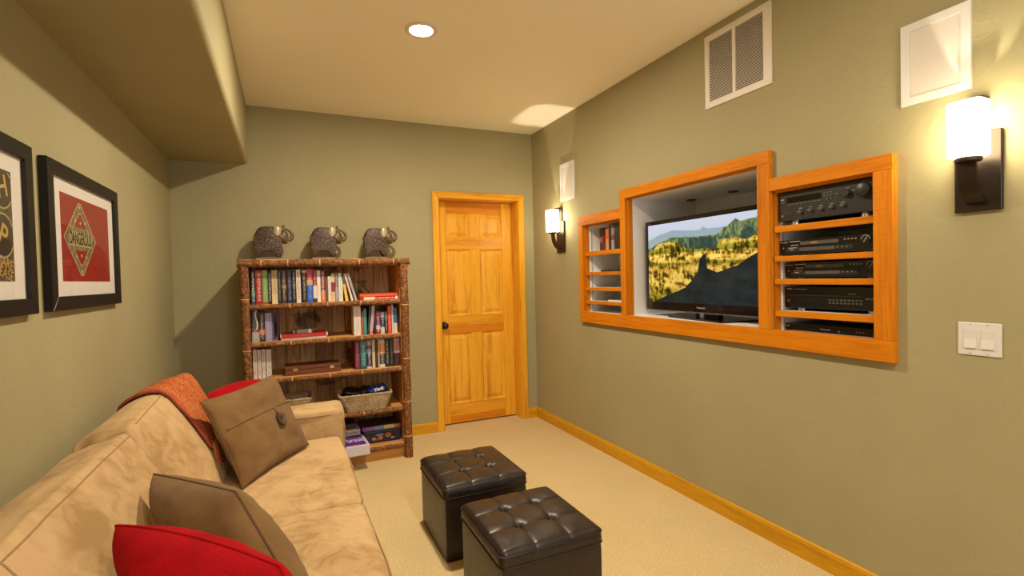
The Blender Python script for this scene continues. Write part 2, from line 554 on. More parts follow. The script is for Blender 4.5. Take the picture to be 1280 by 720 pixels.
# wall behind the camera with an unseen window, added for cool daylight
bm = nb()
grid_wall(bm, [XL, .30, 1.50, XR], [0, .90, 2.10, H], lambda x, z: .30 < x < 1.50 and .90 < z < 2.10,
          lambda x, z: Vector((x, YF, z)), (0, -.1, 0))
struct(obj('wall_front', bm, M['wall']))
win = bpy.data.objects.new('unseen_window_1', None); C.objects.link(win); win.location = (.9, YF, .9); win['kind'] = 'structure'
for a_ in ((.24, .31, .84, 2.16), (1.49, 1.56, .84, 2.16), (.31, 1.49, .84, .91), (.31, 1.49, 2.09, 2.16), (.885, .915, .91, 2.09)):
    bm = nb(); box(bm, a_[0], a_[1], YF-.02, YF+.018, a_[2], a_[3]); obj('unseen_window_frame', bm, M['door_wood'], win)
bm = nb(); box(bm, .305, 1.495, YF-.05, YF-.046, .905, 2.095); obj('unseen_window_pane', bm, M['pane'], win)
# back wall with the door opening
DX0, DX1, DZ = 1.205, 1.99, 2.035
bm = nb()
grid_wall(bm, [XL-.1, DX0, DX1, XR], [0, DZ, H], lambda x, z: DX0 < x < DX1 and z < DZ,
          lambda x, z: Vector((x, YB, z)), (0, .17, 0))
struct(obj('wall_back', bm, M['wall']))

# soffit along the left wall, lower edge rounded
bm = nb()
r_ = .03
pts = [(XL, YF, H), (XL, YF, SOF_Z), (SOF_X-r_, YF, SOF_Z)]
for k in range(1, 7):
    a = PI/2*k/6
    pts.append((SOF_X-r_+r_*math.sin(a), YF, SOF_Z+r_-r_*math.cos(a)))
pts.append((SOF_X, YF, H))
poly(bm, pts, (0, YB-YF, 0))
struct(obj('trim_1', bm, M['wall'], None, True, .6))

# baseboards with a small top bead
def baseboard(name, axis, fixed, inward, a, b2, mat):
    bm = nb()
    prof = [(0, 0), (.015, 0), (.015, .074), (.012, .080), (.012, .086), (.008, .091), (0, .091)]
    if axis == 'Y': poly(bm, [(fixed+inward*d, a, z) for d, z in prof], (0, b2-a, 0))
    else: poly(bm, [(a, fixed+inward*d, z) for d, z in prof], (b2-a, 0, 0))
    return struct(obj(name, bm, mat))
baseboard('baseboard_right', 'Y', XR, -1, YF, YB, M['base_wood_y'])
baseboard('baseboard_left', 'Y', XL, 1, YF, YB, M['base_wood_y'])
baseboard('baseboard_back', 'X', YB, -1, XL+.015, 1.166, M['base_wood_x'])
baseboard('baseboard_back.001', 'X', YB, -1, 2.037, XR-.015, M['base_wood_x'])

# ------------------------------------------------------------------ door
door = bpy.data.objects.new('door_1', None); C.objects.link(door); door.location = (1.6, YB, 0); door['kind'] = 'structure'
SY0, SY1 = 4.36, 4.40     # slab
CW = .058
def casing(name, pts, mat):
    bm = nb(); poly(bm, pts, (0, -.018, 0))
    es = [e for e in bm.edges]
    bmesh.ops.bevel(bm, geom=es, offset=.003, segments=1, affect='EDGES')
    return obj(name, bm, mat, door)
a0, a1, at = 1.1665, 2.037, 2.0797
casing('casing', [(a0, YB, 0), (a0+CW, YB, 0), (a0+CW, YB, at-CW), (a0, YB, at)], M['door_wood'])
casing('casing', [(a1, YB, 0), (a1-CW, YB, 0), (a1-CW, YB, at-CW), (a1, YB, at)], M['door_wood'])
casing('casing', [(a0, YB, at), (a1, YB, at), (a1-CW, YB, at-CW), (a0+CW, YB, at-CW)], M['door_wood_h'])
bbox_obj('jamb', M['door_wood'], door, DX0, a0+CW-.004, YB, SY1+.03, 0, DZ)
bbox_obj('jamb', M['door_wood'], door, a1-CW-.004, DX1, YB, SY1+.03, 0, DZ)
bbox_obj('jamb', M['door_wood_h'], door, DX0, DX1, YB, SY1+.03, at-CW-.004, DZ+.004)
sx0, sx1, sz0, sz1 = 1.221, 1.974, .012, 2.016
def slab(name, x0, x1, z0, z1, mat): return bbox_obj(name, mat, door, x0, x1, SY0, SY1, z0, z1, .002, 1)
st = .104
slab('stile', sx0, sx0+st, sz0, sz1, M['door_wood'])
slab('stile', sx1-st, sx1, sz0, sz1, M['door_wood'])
rails = [(sz0, .190), (.826, .989), (1.586, 1.694), (1.915, sz1)]
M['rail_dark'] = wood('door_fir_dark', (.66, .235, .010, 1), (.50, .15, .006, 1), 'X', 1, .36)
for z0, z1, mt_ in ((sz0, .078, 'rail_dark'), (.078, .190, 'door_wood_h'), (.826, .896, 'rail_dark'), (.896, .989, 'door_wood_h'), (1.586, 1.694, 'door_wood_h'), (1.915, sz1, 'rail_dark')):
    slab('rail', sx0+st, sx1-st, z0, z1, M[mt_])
mx0, mx1 = 1.548, 1.646
pz = [(.190, .826), (.989, 1.586), (1.694, 1.915)]
for z0, z1 in pz: slab('mullion', mx0, mx1, z0, z1, M['door_wood'])
for z0, z1 in pz:
    for x0, x1 in ((sx0+st, mx0), (mx1, sx1-st)):
        bm = nb()
        bo = .012; ra = .046
        def ringv(dx, y): return [bm.verts.new((x0+dx, y, z0+dx)), bm.verts.new((x1-dx, y, z0+dx)), bm.verts.new((x1-dx, y, z1-dx)), bm.verts.new((x0+dx, y, z1-dx))]
        loops = [ringv(-.001, SY0+.001), ringv(bo, SY0+.013), ringv(bo+.004, SY0+.014), ringv(ra, SY0+.004), ringv(ra+.002, SY0+.003)]
        for A, B in zip(loops, loops[1:]):
            for k in range(4): bm.faces.new((A[k], A[(k+1) % 4], B[(k+1) % 4], B[k]))
        bm.faces.new(loops[-1])
        bk = ringv(-.001, SY1-.004)
        for k in range(4): bm.faces.new((loops[0][k], bk[k], bk[(k+1) % 4], loops[0][(k+1) % 4]))
        bm.faces.new(bk)
        obj('panel', bm, M['panel_wood'], door)
bm = nb(); lathe(bm, (1.283, SY0, .906), (0, -1, 0), [(.0, .0), (.033, .0), (.033, .006), (.028, .010), (0, .010)], 24)
rs = obj('rosette', bm, M['bronze'], door, True, .6)
bm = nb(); lathe(bm, (1.283, SY0-.008, .906), (0, -1, 0), [(.011, 0), (.011, .022), (.020, .028), (.028, .040), (.029, .050), (.024, .060), (.012, .065), (0, .066)], 24)
obj('knob', bm, M['bronze'], door, True)
bbox_obj('door_backing', M['dark_slot'], door, DX0, DX1, SY1+.03, SY1+.05, 0, DZ+.004)

# ------------------------------------------------------------------ ceiling light
def can_light(x, y, label):
    t = thing('ceiling_light', label, 'ceiling light', (x, y, H-.02), 'recessed ceiling lights')
    bm = nb(); lathe(bm, (x, y, H), (0, 0, -1), [(.060, 0), (.085, 0), (.086, .004), (.080, .008), (.064, .008), (.060, .004), (.060, 0)], 40)
    obj('trim_ring', bm, M['white_metal'], t, True, .7)
    bm = nb(); lathe(bm, (x, y, H), (0, 0, -1), [(.061, 0), (.061, .004), (.045, .009), (0, .011)], 40)
    obj('lens', bm, M['lens'], t, True, .9)
can_light(0.70, 2.645, 'bright round recessed light in the cream ceiling in front of the bookshelf')

# ------------------------------------------------------------------ wall sconces
def sconce(cy, label, py, zoff=0.0):
    t = thing('wall_sconce', label, 'wall lamp', (XR, py, 1.51+zoff), 'glass and bronze wall sconces')
    z0 = 1.509+zoff
    bbox_obj('back_plate', M['bronze'], t, XR-.016, XR, py-.063, py+.063, z0, z0+.262, .002, 1)
    bm = nb()
    box(bm, XR-.014, XR-.004, py-.028, py+.028, z0+.26, z0+.372)
    box(bm, XR-.046, XR-.004, py-.028, py+.028, z0+.364, z0+.374)
    obj('top_bracket', bm, M['bronze'], t)
    sx = XR-.084
    bm = nb()
    path = []
    for k in range(13):
        a = PI/2*k/12
        path.append(Vector((XR-.014-(.070)*math.sin(a), 0, z0+.030+.118*(1-math.cos(a)))))
    path.append(Vector((sx, 0, z0+.165)))
    # flat strap arm following the curve
    prev = None
    for i, p in enumerate(path):
        a = path[max(0, i-1)]; c = path[min(len(path)-1, i+1)]
        tt = (c-a).normalized(); nn = Vector((tt.z, 0, -tt.x))
        ring = [bm.verts.new(p+nn*s*.005+Vector((0, py-.002+w*.026, 0))) for s, w in ((-1, -1), (1, -1), (1, 1), (-1, 1))]
        if prev:
            for k in range(4): bm.faces.new((prev[k], prev[(k+1) % 4], ring[(k+1) % 4], ring[k]))
        else: bm.faces.new(ring[::-1])
        prev = ring
    bm.faces.new(prev)
    obj('curved_arm', bm, M['bronze'], t, True, .6)
    bm = nb(); lathe(bm, (sx, cy, z0+.158), (0, 0, 1), [(0, 0), (.034, 0), (.036, .006), (.036, .014), (.0, .016)], 28)
    obj('shade_holder', bm, M['bronze'], t, True, .6)
    bm = nb(); lathe(bm, (sx, cy, z0+.172), (0, 0, 1), [(0, .001), (.036, .0), (.046, .003), (.048, .010), (.048, .176), (.047, .180), (.045, .180), (.045, .010), (.036, .004), (0, .004)], 36)
    for v_ in bm.verts:      # rounded square section
        dx_, dy_ = v_.co.x-sx, v_.co.y-cy; q = math.hypot(dx_, dy_)
        if q > 1e-6:
            k_ = .95/((abs(dx_/q)**5+abs(dy_/q)**5)**.2); v_.co.x = sx+dx_*k_; v_.co.y = cy+dy_*k_
    obj('glass_shade', bm, M['shade'], t, True, .6)
    bm = nb(); lathe(bm, (sx, cy, z0+.178), (0, 0, 1), [(0, 0), (.010, .002), (.013, .008), (.010, .016), (0, .019)], 14)
    bl = obj('bulb', bm, M['lens'], t, True)
    ld = bpy.data.lights.new('sconce_lamp', 'POINT'); ld.energy = SCONCE_W; ld.color = WARM; ld.shadow_soft_size = .006
    lo = bpy.data.objects.new('sconce_lamp', ld); C.objects.link(lo); lo.location = (sx, cy, z0+.206)
sconce(.893, 'lit wall sconce with dark bronze plate beside the component shelves, near one', .899)
sconce(3.706, 'lit wall sconce in the far corner beside the door', 3.702, .012)

# ------------------------------------------------------------------ wall speakers, vent, switch
def wall_speaker(y0, y1, z0, z1, label):
    t = thing('wall_speaker', label, 'speaker', (XR, (y0+y1)/2, z0), 'flush wall speakers')
    bm = nb(); w = .028; d = .010
    outer = [(y0, z0), (y1, z0), (y1, z1), (y0, z1)]; inner = [(y0+w, z0+w), (y1-w, z0+w), (y1-w, z1-w), (y0+w, z1-w)]
    for k in range(4):
        k2 = (k+1) % 4
        poly(bm, [(XR, *outer[k]), (XR, *outer[k2]), (XR, *inner[k2]), (XR, *inner[k])], (-d, 0, 0))
    obj('bezel', bm, M['white_plastic'], t)
    bbox_obj('grille', M['grille'], t, XR-.007, XR, y0+w+.001, y1-w-.001, z0+w+.001, z1-w-.001)
wall_speaker(.918, 1.129, 1.926, 2.222, 'square white flush speaker high on the wall over the near sconce')
wall_speaker(3.470, 3.694, 1.943, 2.252, 'small white flush speaker on the wall over the far corner sconce')

v = thing('wall_vent', 'tan metal air return grille with two louvered halves high on the right wall', 'vent', (XR, 1.885, 2.215))
y0, y1, z0, z1 = 1.678, 2.090, 2.216, 2.606
bm = nb(); d = .008
wl, wb = .030, .032
ym = (y0+y1)/2+.012
box(bm, XR-d, XR, y0, y1, z0, z0+wb); box(bm, XR-d, XR, y0, y1, z1-wb, z1)
box(bm, XR-d, XR, y0, y0+wl+.014, z0+wb, z1-wb); box(bm, XR-d, XR, y1-wl, y1, z0+wb, z1-wb)
box(bm, XR-d, XR, ym-.009, ym+.009, z0+wb, z1-wb)
obj('vent_frame', bm, M['white_metal'], v)
bbox_obj('duct_back', M['dark_slot'], v, XR-.0015, XR, y0+.03, y1-.03, z0+.03, z1-.03)
for a, b2 in ((y0+wl+.014, ym-.009), (ym+.009, y1-wl)):
    bm = nb(); n = 38; pitch = (z1-z0-2*wb)/n
    for k in range(n):
        zc = z0+wb+pitch*(k+.5)
        poly(bm, [(XR-.0075, a, zc-.0034), (XR-.002, a, zc+.0022), (XR-.0016, a, zc+.0010), (XR-.0070, a, zc-.0044)], (0, b2-a, 0))
    o = obj('louvers', bm, M['white_metal'], v); o['kind'] = 'stuff'
for yy, zz in ((y0+.02, z0+.014), (y1-.02, z0+.014), (y0+.02, z1-.014), (y1-.02, z1-.014)):
    bm = nb(); cyl(bm, (XR-d, yy, zz), (-1, 0, 0), .004, .003, .0015, 10); obj('screw', bm, M['white_metal'], v)

s = thing('light_switch', 'white double rocker light switch plate on the right wall', 'light switch', (XR, .900, 1.02))
bbox_obj('switch_plate', M['white_plastic'], s, XR-.006, XR, .841, .9595, 1.0205, 1.133, .003, 2)
for yc in (.877, .924):
    bm = nb()
    za, zb, zm = 1.044, 1.110, 1.077
    poly(bm, [(XR-.006, yc-.0165, za), (XR-.0125, yc-.0165, za+.002), (XR-.0075, yc-.0165, zm), (XR-.0085, yc-.0165, zb), (XR-.006, yc-.0165, zb)], (0, .033, 0))
    obj('rocker', bm, M['white_plastic'], s)
for yc in (.877, .924):
    for zc in (1.028, 1.1255):
        bm = nb(); cyl(bm, (XR-.006, yc, zc), (-1, 0, 0), .003, .0025, .001, 8); obj('screw', bm, M['silver_print'], s)

# ------------------------------------------------------------------ built-in media cabinet
mc = thing('media_cabinet', 'built-in orange rough-sawn wood media frame set into the right wall around the television', 'media cabinet', (XR, 2.27, .96))
XF = 2.108
def trim(name, y0, y1, z0, z1, mat, x0=XF, x1=XR, bev=.002):
    return bbox_obj(name, mat, mc, x0, x1, y0, y1, z0, z1, bev, 1)
trim('bottom_rail', 1.148, 3.390, .960, 1.045, M['saw_y'])
trim('top_rail', 2.853, 3.390, 1.708, 1.780, M['saw_y'])
trim('stile', 3.335, 3.390, 1.045, 1.708, M['saw_z'])
trim('top_rail', 1.683, 2.853, 1.838, 1.900, M['saw_y'])
trim('stile', 2.795, 2.853, 1.045, 1.838, M['saw_z'])
trim('stile', 1.683, 1.750, 1.045, 1.838, M['saw_z'])
trim('top_rail', 1.148, 1.683, 1.702, 1.762, M['saw_y'])
trim('stile', 1.148, 1.220, 1.045, 1.702, M['saw_z'])
JX = 2.170
# jamb liners of the three openings (wood up to JX, white beyond)
def liner(y0, y1, z0, z1, xb, pref):
    t_ = .008
    for nm, mat, xa, xc in (('jamb', M['saw_z'], XR-.003, JX), ('side_panel', M['niche_white'], JX, xb)):
        bbox_obj(nm, mat, mc, xa, xc, y0, y0+t_, z0, z1)
        bbox_obj(nm, mat, mc, xa, xc, y1-t_, y1, z0, z1)
    bbox_obj('back_panel', M['niche_white'], mc, xb, xb+.012, y0, y1, z0, z1)
    bbox_obj('top_panel', M['niche_white'], mc, JX, xb, y0, y1, z1-t_, z1)
    bbox_obj('jamb', M['saw_y'], mc, XR-.003, JX, y0, y1, z1-t_, z1)
    bbox_obj('bottom_panel', M['niche_white'], mc, XR-.003, xb, y0+t_, y1-t_, z0, z0+t_)
liner(2.853, 3.340, 1.036, 1.708, 2.44, 'left')
liner(1.746, 2.799, 1.036, 1.842, 2.74, 'middle')
liner(1.218, 1.680, 1.030, 1.702, 2.60, 'right')
def shelf(y0, y1, z0, z1, xb, parentname='shelf'):
    o = bbox_obj('shelf', M['niche_white'], mc, 2.150, xb, y0, y1, z1-.016, z1-.001)
    bbox_obj('shelf_edge', M['saw_y'], mc, 2.128, 2.150, y0, y1, z0, z1, .0015, 1)
for z0, z1 in ((1.472, 1.505), (1.322, 1.348), (1.206, 1.231), (1.104, 1.128)): shelf(2.861, 3.332, z0, z1, 2.44)
for z0, z1 in ((1.505, 1.535), (1.368, 1.393), (1.260, 1.286), (1.108, 1.136)): shelf(1.226, 1.672, z0, z1, 2.60)
# perforated shelf standards
def standard(x, y, z0, z1, nx, ny):
    bm = nb()
    if ny: box(bm, x-.008, x+.008, min(y, y+ny*.003), max(y, y+ny*.003), z0, z1)
    else: box(bm, x-.003, x, y-.008, y+.008, z0, z1)
    o = obj('shelf_standard', bm, M['white_plastic'], mc)
    bm = nb(); z = z0+.02
    while z < z1-.01:
        if ny: box(bm, x-.002, x+.002, min(y+ny*.003, y+ny*.0036), max(y+ny*.003, y+ny*.0036), z, z+.007)
        else: box(bm, x-.0036, x-.003, y-.002, y+.002, z, z+.007)
        z += .0135
    s_ = obj('slots', bm, M['dark_slot'], o); s_['kind'] = 'stuff'
standard(2.19, 3.332, 1.05, 1.70, 0, -1)
standard(2.44, 3.20, 1.05, 1.70, -1, 0)
standard(2.185, 1.672, 1.05, 1.69, 0, -1)
for yy in (2.69, 2.33, 1.98):
    bm = nb(); lathe(bm, (2.60, yy, 1.834), (0, 0, -1), [(0, 0), (.033, 0), (.033, .006), (.026, .008), (.022, .004), (0, .004)], 20)
    obj('puck_light', bm, M['grey_plastic'], mc, True, .6)

# ------------------------------------------------------------------ television
def float_curve(nt, u, pts):
    n = N(nt, 'ShaderNodeFloatCurve'); cv = n.mapping.curves[0]
    while len(cv.points) < len(pts): cv.points.new(.5, .5)
    for p, (x, y) in zip(cv.points, pts):
        p.location = (x, y); p.handle_type = 'VECTOR'
    n.mapping.update()
    nt.links.new(u, n.inputs['Value'])
    return n.outputs[0]

def screen_mat():
    mt = bpy.data.materials.new('screen_picture'); mt.use_nodes = True
    nt = mt.node_tree; nt.nodes.clear()
    uv = N(nt, 'ShaderNodeUVMap'); sp = N(nt, 'ShaderNodeSeparateXYZ')
    nt.links.new(uv.outputs[0], sp.inputs[0])
    u, vv = sp.outputs[0], sp.outputs[1]
    def nz(sx, sy, sc, det=4, dist=0):
        mp = N(nt, 'ShaderNodeMapping'); mp.inputs['Scale'].default_value = (sx, sy, 1)
        nt.links.new(uv.outputs[0], mp.inputs[0])
        return noise_tex(nt, mp.outputs[0], sc, det, .6, dist)
    rough = nz(1, .35, 26, 4)
    jit = math_n(nt, 'MULTIPLY', math_n(nt, 'SUBTRACT', rough, .5), .055)
    def below(pts, j=1.0, soft=.006):
        h = math_n(nt, 'ADD', float_curve(nt, u, pts), math_n(nt, 'MULTIPLY', jit, j))
        d = math_n(nt, 'DIVIDE', math_n(nt, 'SUBTRACT', h, vv), soft)
        n = N(nt, 'ShaderNodeClamp'); nt.links.new(d, n.inputs[0]); return n.outputs[0]
    sky = ramp(nt, vv, [(.80, L(196, 206, 214)), (1.0, L(206, 210, 228))])
    far = ramp(nt, vv, [(.68, L(160, 178, 176)), (.92, L(150, 168, 182))])
    c = mix(nt, below([(0, .80), (.1, .86), (.25, .905), (.42, .875), (.49, .87), (.515, .905), (.55, .875), (.65, .87), (1, .9)], .35), sky, far)
    g = nz(3, 1, 9, 4, .8)
    green = ramp(nt, g, [(.36, L(52, 74, 62)), (.5, L(96, 116, 78)), (.62, L(142, 150, 90))])
    c = mix(nt, below([(0, .69), (.09, .75), (.24, .82), (.40, .80), (.62, .79), (.70, .875), (.765, .945), (.80, .915), (.86, .92), (.93, .93), (1, .93)], .7), c, green)
    shad = below([(0, .0), (.36, .0), (.40, .79), (.50, .78), (.62, .77), (.64, .60), (.79, .6), (.80, .80), (.86, .85), (.90, .80), (.92, .6), (1, .5)], .5)
    c = mix(nt, math_n(nt, 'MULTIPLY', shad, .8), c, L(44, 66, 62))
    cl = nz(4.5, 1.3, 8, 5, .5); band = nz(.5, 1.0, 11, 3, .3)
    cliff = ramp(nt, mix(nt, .45, cl, band), [(.38, L(48, 46, 20)), (.45, L(108, 92, 34)), (.49, L(206, 158, 50)), (.57, L(252, 222, 118)), (.66, L(190, 134, 46))])
    strata = ramp(nt, vv, [(.0, (.40, .48, .28, 1)), (.16, (.6, .62, .35, 1)), (.22, (1.0, .98, .9, 1)), (.43, (.85, .80, .62, 1)), (.485, (.36, .42, .22, 1)), (.52, (1.1, 1.1, 1.05, 1)), (.60, (1.2, 1.15, 1.05, 1)), (.625, (.30, .40, .18, 1)), (.67, (.5, .58, .32, 1)), (.70, (1, 1, .9, 1)), (.78, (.75, .85, .5, 1))])
    cliff = mix(nt, 1.0, cliff, strata, 'MULTIPLY')
    c = mix(nt, below([(0, .66), (.06, .69), (.10, .75), (.16, .768), (.31, .745), (.37, .66), (.48, .65), (.62, .64), (.65, .73), (.75, .745), (.84, .715), (.92, .76), (1, .79)], .8), c, cliff)
    dark = ramp(nt, nz(1, 1, 5, 3), [(.4, L(30, 36, 36)), (.6, L(40, 48, 46))])
    c = mix(nt, below([(0, -.05), (.08, .02), (.20, .10), (.36, .19), (.40, .26), (.466, .37), (.484, .52), (.51, .575), (.538, .60), (.545, .42), (.62, .37), (.78, .44), (.84, .51), (1, .64)], .5), c, dark)
    e = N(nt, 'ShaderNodeEmission'); e.inputs[1].default_value = .92
    nt.links.new(c, e.inputs[0])
    gl = N(nt, 'ShaderNodeBsdfGlossy'); gl.inputs['Roughness'].default_value = .15; gl.inputs['Color'].default_value = (.03, .03, .03, 1)
    ad = N(nt, 'ShaderNodeAddShader'); o = N(nt, 'ShaderNodeOutputMaterial')
    nt.links.new(e.outputs[0], ad.inputs[0]); nt.links.new(gl.outputs[0], ad.inputs[1]); nt.links.new(ad.outputs[0], o.inputs[0])
    return mt

tv = thing('television', 'flat black television showing golden canyon cliffs, on a stand in the white wall niche', 'television', (2.28, 2.257, 1.044))
TX = 2.25; ty0, ty1, tz0, tz1 = 1.762, 2.752, 1.086, 1.672
bw, bt, bb_ = .022, .026, .052
bm = nb()
box(bm, TX+.004, TX+.045, ty0, ty1, tz0, tz1, .004, 2)
box(bm, TX+.045, TX+.075, ty0+.15, ty1-.15, tz0+.08, tz1-.12, .01, 2)
obj('housing', bm, M['black_plastic'], tv)
bm = nb()
box(bm, TX-.003, TX+.004, ty0, ty1, tz1-bt, tz1); box(bm, TX-.003, TX+.004, ty0, ty0+bw, tz0+bb_, tz1-bt)
box(bm, TX-.003, TX+.004, ty1-bw, ty1, tz0+bb_, tz1-bt); box(bm, TX-.003, TX+.004, ty0, ty1, tz0, tz0+bb_)
obj('bezel', bm, M['gloss_black'], tv)
bm = nb()
q = [bm.verts.new((TX+.001, y, z)) for y, z in ((ty1-bw, tz0+bb_), (ty0+bw, tz0+bb_), (ty0+bw, tz1-bt), (ty1-bw, tz1-bt))]
f = bm.faces.new(q); uvl = bm.loops.layers.uv.new('UVMap')
for lp, co in zip(f.loops, ((0, 0), (1, 0), (1, 1), (0, 1))): lp[uvl].uv = co
obj('screen', bm, screen_mat(), tv)
TXD, TYD = (0, -1, 0), (0, 0, 1)
text('maker_name', 'Panasonic', .017, (TX-.0036, 2.262, tz0+.028), TXD, TYD, M['silver_print'], tv)
bbox_obj('trim_strip', M['grey_plastic'], tv, TX-.005, TX, ty0+.05, 2.40, tz0-.006, tz0+.002)
bm = nb()
base_pts = [(2.158, 2.035), (2.162, 2.03), (2.40, 1.97), (2.42, 2.0), (2.44, 2.50), (2.42, 2.53), (2.232, 2.525), (2.226, 2.52)]
poly(bm, [(x, y, 1.0445) for x, y in base_pts], (0, 0, .010))
obj('stand_base', bm, M['gloss_black'], tv)
bm = nb(); box(bm, 2.285, 2.325, 2.17, 2.345, 1.052, 1.11); 
obj('stand_neck', bm, M['black_plastic'], tv)
bm = nb(); box(bm, 2.236, 2.246, 2.235, 2.262, 1.056, 1.084, .003, 2); obj('sticker', bm, plain('blue_sticker', L(96, 118, 140), .4), tv)
# dark sound slab behind the base to the right
bm = nb(); box(bm, 2.36, 2.56, 1.76, 1.93, 1.0445, 1.085, .003, 1)
tag(obj('set_top_box', bm, M['gloss_black']), 'low glossy black box on the niche floor beside the television stand', 'set-top box')

# ------------------------------------------------------------------ hi-fi components
def comp(name, label, cat, x, y0, y1, z0, z1, depth, feet=True, fh=.012, grp=None):
    t = thing(name, label, cat, (x+depth/2, (y0+y1)/2, z0), grp)
    bbox_obj('case', M['black_plastic'], t, x+.006, x+depth, y0, y1, z0+fh, z1, .002, 1)
    if feet:
        for yy in (y0+.05, y1-.07):
            for xx in (x+.030, x+depth-.06):
                bm = nb(); cyl(bm, (xx, yy, z0), (0, 0, 1), .020, .018, fh+.001, 16); obj('foot', bm, M['silver'], t, True, .6)
    return t
def fpos(y1, w, u): return y1-u*w
rc = comp('stereo_receiver', 'large black stereo receiver with knobs on the top component shelf', 'receiver', 2.152, 1.236, 1.668, 1.5355, 1.688, .36, True, .021)
rx, ry1, rw = 2.152, 1.668, .432
bbox_obj('front_panel', M['charcoal_metal'], rc, rx, rx+.007, 1.236, 1.668, 1.5565, 1.688, .0015, 1)
bbox_obj('panel_groove', M['dark_slot'], rc, rx-.0004, rx+.002, 1.240, 1.664, 1.603, 1.605)
bbox_obj('display_window', M['display'], rc, rx-.001, rx+.003, 1.455, 1.622, 1.638, 1.664)
for k in range(8):
    bbox_obj('button', M['grey_plastic'], rc, rx-.003, rx+.002, 1.458+k*.0205, 1.474+k*.0205, 1.628, 1.633)
def knob(parent, y, z, r, x, mat, ln=.018, nm='knob'):
    bm = nb(); lathe(bm, (x, y, z), (-1, 0, 0), [(0, 0), (r*1.05, 0), (r*1.05, .003), (r, .004), (r*.96, ln-.002), (r*.85, ln), (0, ln)], 24)
    return obj(nm, bm, mat, parent, True, .6)
knob(rc, 1.274, 1.645, .029, rx, M['charcoal_metal'], .022)
knob(rc, 1.345, 1.642, .016, rx, M['charcoal_metal'], .018)
for k in range(5):
    knob(rc, 1.553-k*.048, 1.592+(.001*k), .0085, rx, M['grey_plastic'], .014, 'small_knob')
for yy, zz in ((1.440, 1.658), (1.425, 1.658), (1.410, 1.658), (1.440, 1.646), (1.425, 1.646), (1.410, 1.646), (1.430, 1.632), (1.412, 1.632), (1.390, 1.646), (1.380, 1.646)):
    bbox_obj('button', M['grey_plastic'], rc, rx-.003, rx+.002, yy-.005, yy+.005, zz-.003, zz+.003)
bbox_obj('button', M['grey_plastic'], rc, rx-.003, rx+.002, 1.632, 1.652, 1.640, 1.645)
bm = nb(); cyl(bm, (rx+.002, 1.645, 1.581), (-1, 0, 0), .0055, .0055, .003, 14); obj('headphone_socket', bm, M['silver'], rc)
for yy in (1.622, 1.606): bbox_obj('button', M['grey_plastic'], rc, rx-.003, rx+.002, yy-.006, yy+.006, 1.589, 1.592)
bbox_obj('name_badge', M['silver_print'], rc, rx-.0008, rx, 1.636, 1.652, 1.655, 1.659)
for k in range(5): bbox_obj('panel_mark', M['silver_print'], rc, rx-.0006, rx, 1.546-k*.048, 1.560-k*.048, 1.6065, 1.6085)
for yy, zz in ((1.342, 1.664), (1.318, 1.652), (1.310, 1.648), (1.276, 1.680), (1.246, 1.662), (1.365, 1.648)):
    bbox_obj('panel_mark', M['silver_print'], rc, rx-.0006, rx, yy-.006, yy+.006, zz-.0008, zz+.0008)

def dvd_player(label, x, y1, z0, z1, g):
    w = .430; y0 = y1-w
    t = comp('dvd_player', label, 'dvd player', x, y0, y1, z0, z1, .27, True, .006, g)
    zt, zb = z1, z0+.006
    hh = zt-zb
    bbox_obj('front_panel', M['gloss_black'], t, x, x+.007, y0, y1, zb, zt, .0015, 1)
    bbox_obj('tray_band', M['charcoal_metal'], t, x-.004, x+.002, y0+.09, y1-.035, zb+.16*hh, zb+.46*hh, .0015, 1)
    bbox_obj('disc_tray', M['grey_plastic'], t, x-.006, x, y0+.165, y1-.105, zb+.20*hh, zb+.42*hh, .001, 1)
    bbox_obj('display_window', M['grey_plastic'], t, x-.001, x+.002, y0+.15, y1-.105, zb+.62*hh, zb+.84*hh)
    text('disc_mark', 'DVD', .015, (x-.0016, y1-.172, zb+.72*hh), TXD, TYD, M['gold_print'], t)
    text('maker_name', 'Panasonic', .0095, (x-.0008, y1-.024, zb+.86*hh), TXD, TYD, M['silver_print'], t)
    for k in range(3): bbox_obj('button', M['silver_print'], t, x-.0065, x-.003, y0+.150-k*.020, y0+.154-k*.020, zb+.29*hh, zb+.34*hh)
    for k in range(4): bbox_obj('button', M['silver_print'], t, x-.002, x+.002, y0+.120-k*.015, y0+.126-k*.015, zb+.76*hh, zb+.82*hh)
    knob(t, y0+.035, zb+.68*hh, .016, x, M['black_plastic'], .008, 'jog_dial')
    bm = nb()
    for k in range(18):
        a0_, a1_ = PI*k/18, PI*(k+1)/18
        p = [(x-.0082, y0+.035+r*math.cos(a), zb+.68*hh+r*math.sin(a)) for r, a in ((.0165, a0_), (.0185, a0_), (.0185, a1_), (.0165, a1_))]
        poly(bm, p, (.0006, 0, 0))
    poly(bm, [(x-.0088, y0+.046, zb+.5*hh), (x-.0088, y0+.043, zb+.5*hh), (x-.0088, y0+.026, zb+.86*hh), (x-.0088, y0+.029, zb+.86*hh)], (.0006, 0, 0))
    obj('dial_mark', bm, M['silver_print'], t)
    for yy, zz, wd in ((y1-.07, .60, .02), (y1-.09, .60, .012), (y1-.08, .86, .05), (y1-.07, .42, .045), (y1-.065, .30, .02)):
        bbox_obj('panel_mark', M['silver_print'], t, x-.0046, x+.001, yy-wd/2, yy+wd/2, zb+zz*hh, zb+zz*hh+.003)
    bm = nb(); cyl(bm, (x, y1-.022, zb+.45*hh), (-1, 0, 0), .0045, .004, .003, 14); obj('power_button', bm, M['silver'], t)
    return t
dvd_player('upper black dvd player under the receiver', 2.160, 1.668, 1.3935, 1.466, 'dvd players')
dvd_player('lower black dvd player on the third component shelf', 2.190, 1.665, 1.2865, 1.360, 'dvd players')

